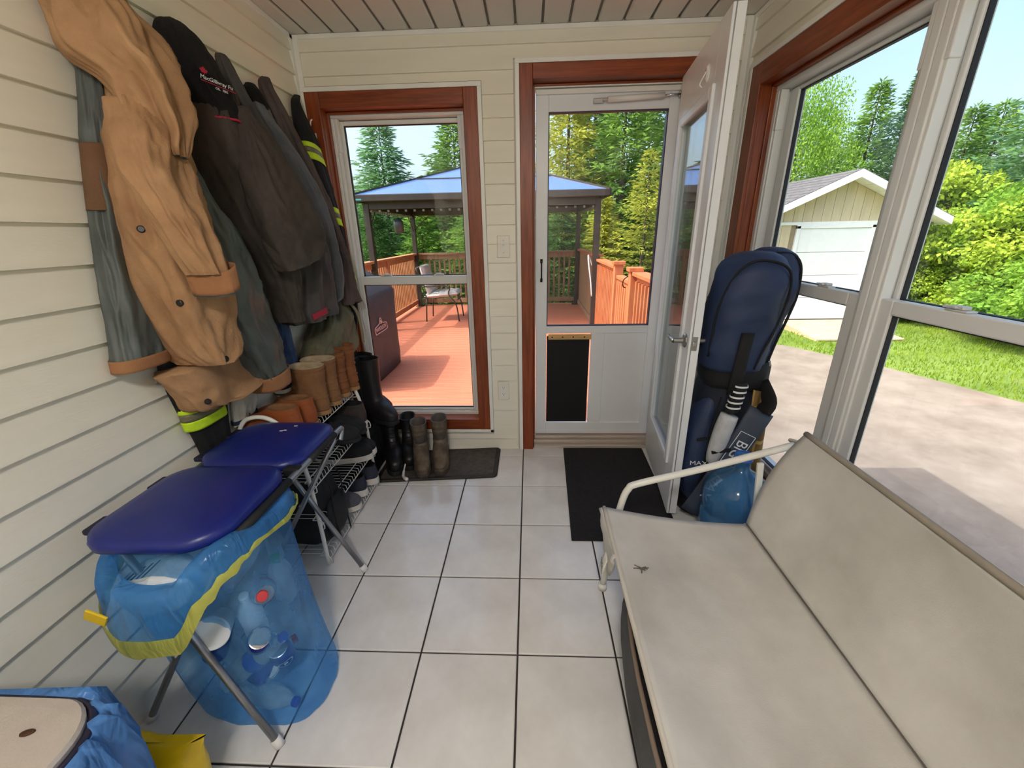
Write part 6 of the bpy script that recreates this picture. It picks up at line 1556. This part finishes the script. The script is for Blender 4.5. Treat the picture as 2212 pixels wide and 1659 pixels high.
# hi-vis trousers near the lids
c = coat('work_trousers', 'black work trousers with two lime reflective bands above the blue lid', 'trousers', 'trousers')
coat_part('leg', m_hvb, c, GR['trousers'], folds=.006, nz=.006, ph=1.)
for a in ('trous_s1', 'trous_s2'): band_part('lime_tape', m_lime, c, GR[a], .006, n=6, folds=.002, tilt=.0)
band_part('grey_tape', m_silver, c, [GR['trous_s1'][1], GR['trous_s2'][0]], .004, n=4)
# grey waxed jacket behind the tan coat
c = coat('waxed_jacket', 'grey waxed rain jacket with tan cuffs behind the tan coat', 'jacket', 'grey_left')
o = coat_part('body', m_gry, c, GR['grey_left'], lining=m_gry, folds=.010, k=(5, 9), nz=.014, ph=.6)
band_part('brown_band', m_brb, c, cut(GR['grey_left'], 1.598, 1.425), .004, n=30, folds=.0, k=(4, 9), ph=.6)
band_part('tan_hem', m_tan2, c, GR['grey_left_band'], .004, n=6)
o = coat_part('sleeve', m_gry, c, GR['grey_sleeve'], folds=.014, k=(3, 7), nz=.022, ph=2.2, tilt=.12)
band_part('tan_cuff', m_tan2, o, GR['grey_sleeve_band'], .006, n=6, tilt=.12)
# the big tan coat
c = coat('canvas_coat', 'long tan canvas coat with hood and rolled cuff, nearest the camera', 'coat', 'tan_body')
tan_c = c
coat_part('body', m_tan, c, GR['tan_body'], lining=m_tan, lip=.004, folds=.014, k=(4, 9), nz=.024, ph=.8)
coat_part('hood', m_tan, c, GR['tan_hood'], lining=m_gry, folds=.030, k=(5, 9), nz=.030, ph=2.4, tilt=-.10, twist=.8)
o = coat_part('sleeve', m_tan, c, GR['tan_sleeve'], folds=.010, k=(3, 7), nz=.020, ph=.3, n=70)
band_part('rolled_cuff', m_tan2, o, GR['tan_cuff'], .008, n=6, nz=.004, tilt=.45)
s = GR['tan_cuff'][1]; band_part('cuff_lining', m_gry, o, [[s[0]+.004]+s[1:], [s[0]-.008]+s[1:]], .003, n=3, tilt=.45)
o = coat_part('skirt_hem', m_tan, c, GR['tan_hem'], lining=m_gry, folds=.014, k=(5, 9), nz=.022, ph=1.9, tilt=.05)

# snaps, logo and sleeve tab
for loc_, n_ in (((-.327, -1.1965, 1.384), (.62, -.76, .17)), ((-.2727, -1.206, 1.188), (0, -1, 0)), ((-.2325, -1.141, 1.005), (.99, -.09, .09)), ((-.3265, -1.1475, .864), (.75, -.65, .1))):
    n_ = Vector(n_).normalized(); q = n_.to_track_quat('Z', 'Y').to_matrix()
    MB().rings([[Vector(loc_)+q @ Vector((r*math.cos(k*PI/8), r*math.sin(k*PI/8), h)) for k in range(16)] for r, h in ((.0095, -.004), (.0095, .002), (.007, .004))]).build('snap', m_snap, tan_c, smooth=False)
n_ = Vector((.93, -.33, .10)).normalized(); u_ = Vector((.32, .94, -.10)); u_ = (u_-n_*u_.dot(n_)).normalized(); v_ = n_.cross(u_); RL = Matrix((u_, v_, n_)).transposed()
LC = Vector((-.292, -.800, 1.826))
text_part('logo_text', 'MacGillivray Fu', .0165, m_white, fleece_c, LC+n_*.006, RL, extr=.0005, shear=.15)
text_part('logo_text', 'OIL   FIRE', .0095, m_white, fleece_c, LC+n_*.006-v_*.019+u_*.012, RL, extr=.0005)
MB().bar(LC+n_*.006-u_*.05-v_*.0105, LC+n_*.006+u_*.06-v_*.0105, .0022, .0012, n_).build('logo_line', m_redp, fleece_c)
leaf = [(0, 1), (.2, .62), (.42, .75), (.38, .3), (.72, .5), (.8, .25), (.98, .18), (.55, -.25), (.6, -.45), (.1, -.38), (.06, -.8), (-.06, -.8), (-.1, -.38), (-.6, -.45), (-.55, -.25), (-.98, .18), (-.8, .25), (-.72, .5), (-.38, .3), (-.42, .75), (-.2, .62)]
lp_ = [LC+n_*.0055+u_*(-.036+x*.013)+v_*(.018+y*.013) for x, y in leaf]
MB().add(lp_+[p+n_*.0012 for p in lp_], [tuple(range(21)), tuple(range(21, 42))]+[(i, (i+1) % 21, (i+1) % 21+21, i+21) for i in range(21)]).build('maple_leaf', m_redp, fleece_c)
MB().bar((-.243, -.565, 1.022), (-.232, -.450, 1.034), .026, .004, (.9, 0, .1)).build('red_tab', M('red_tab', S(150, 24, 52), .6, var=.05), shell_c, bevel=.001)
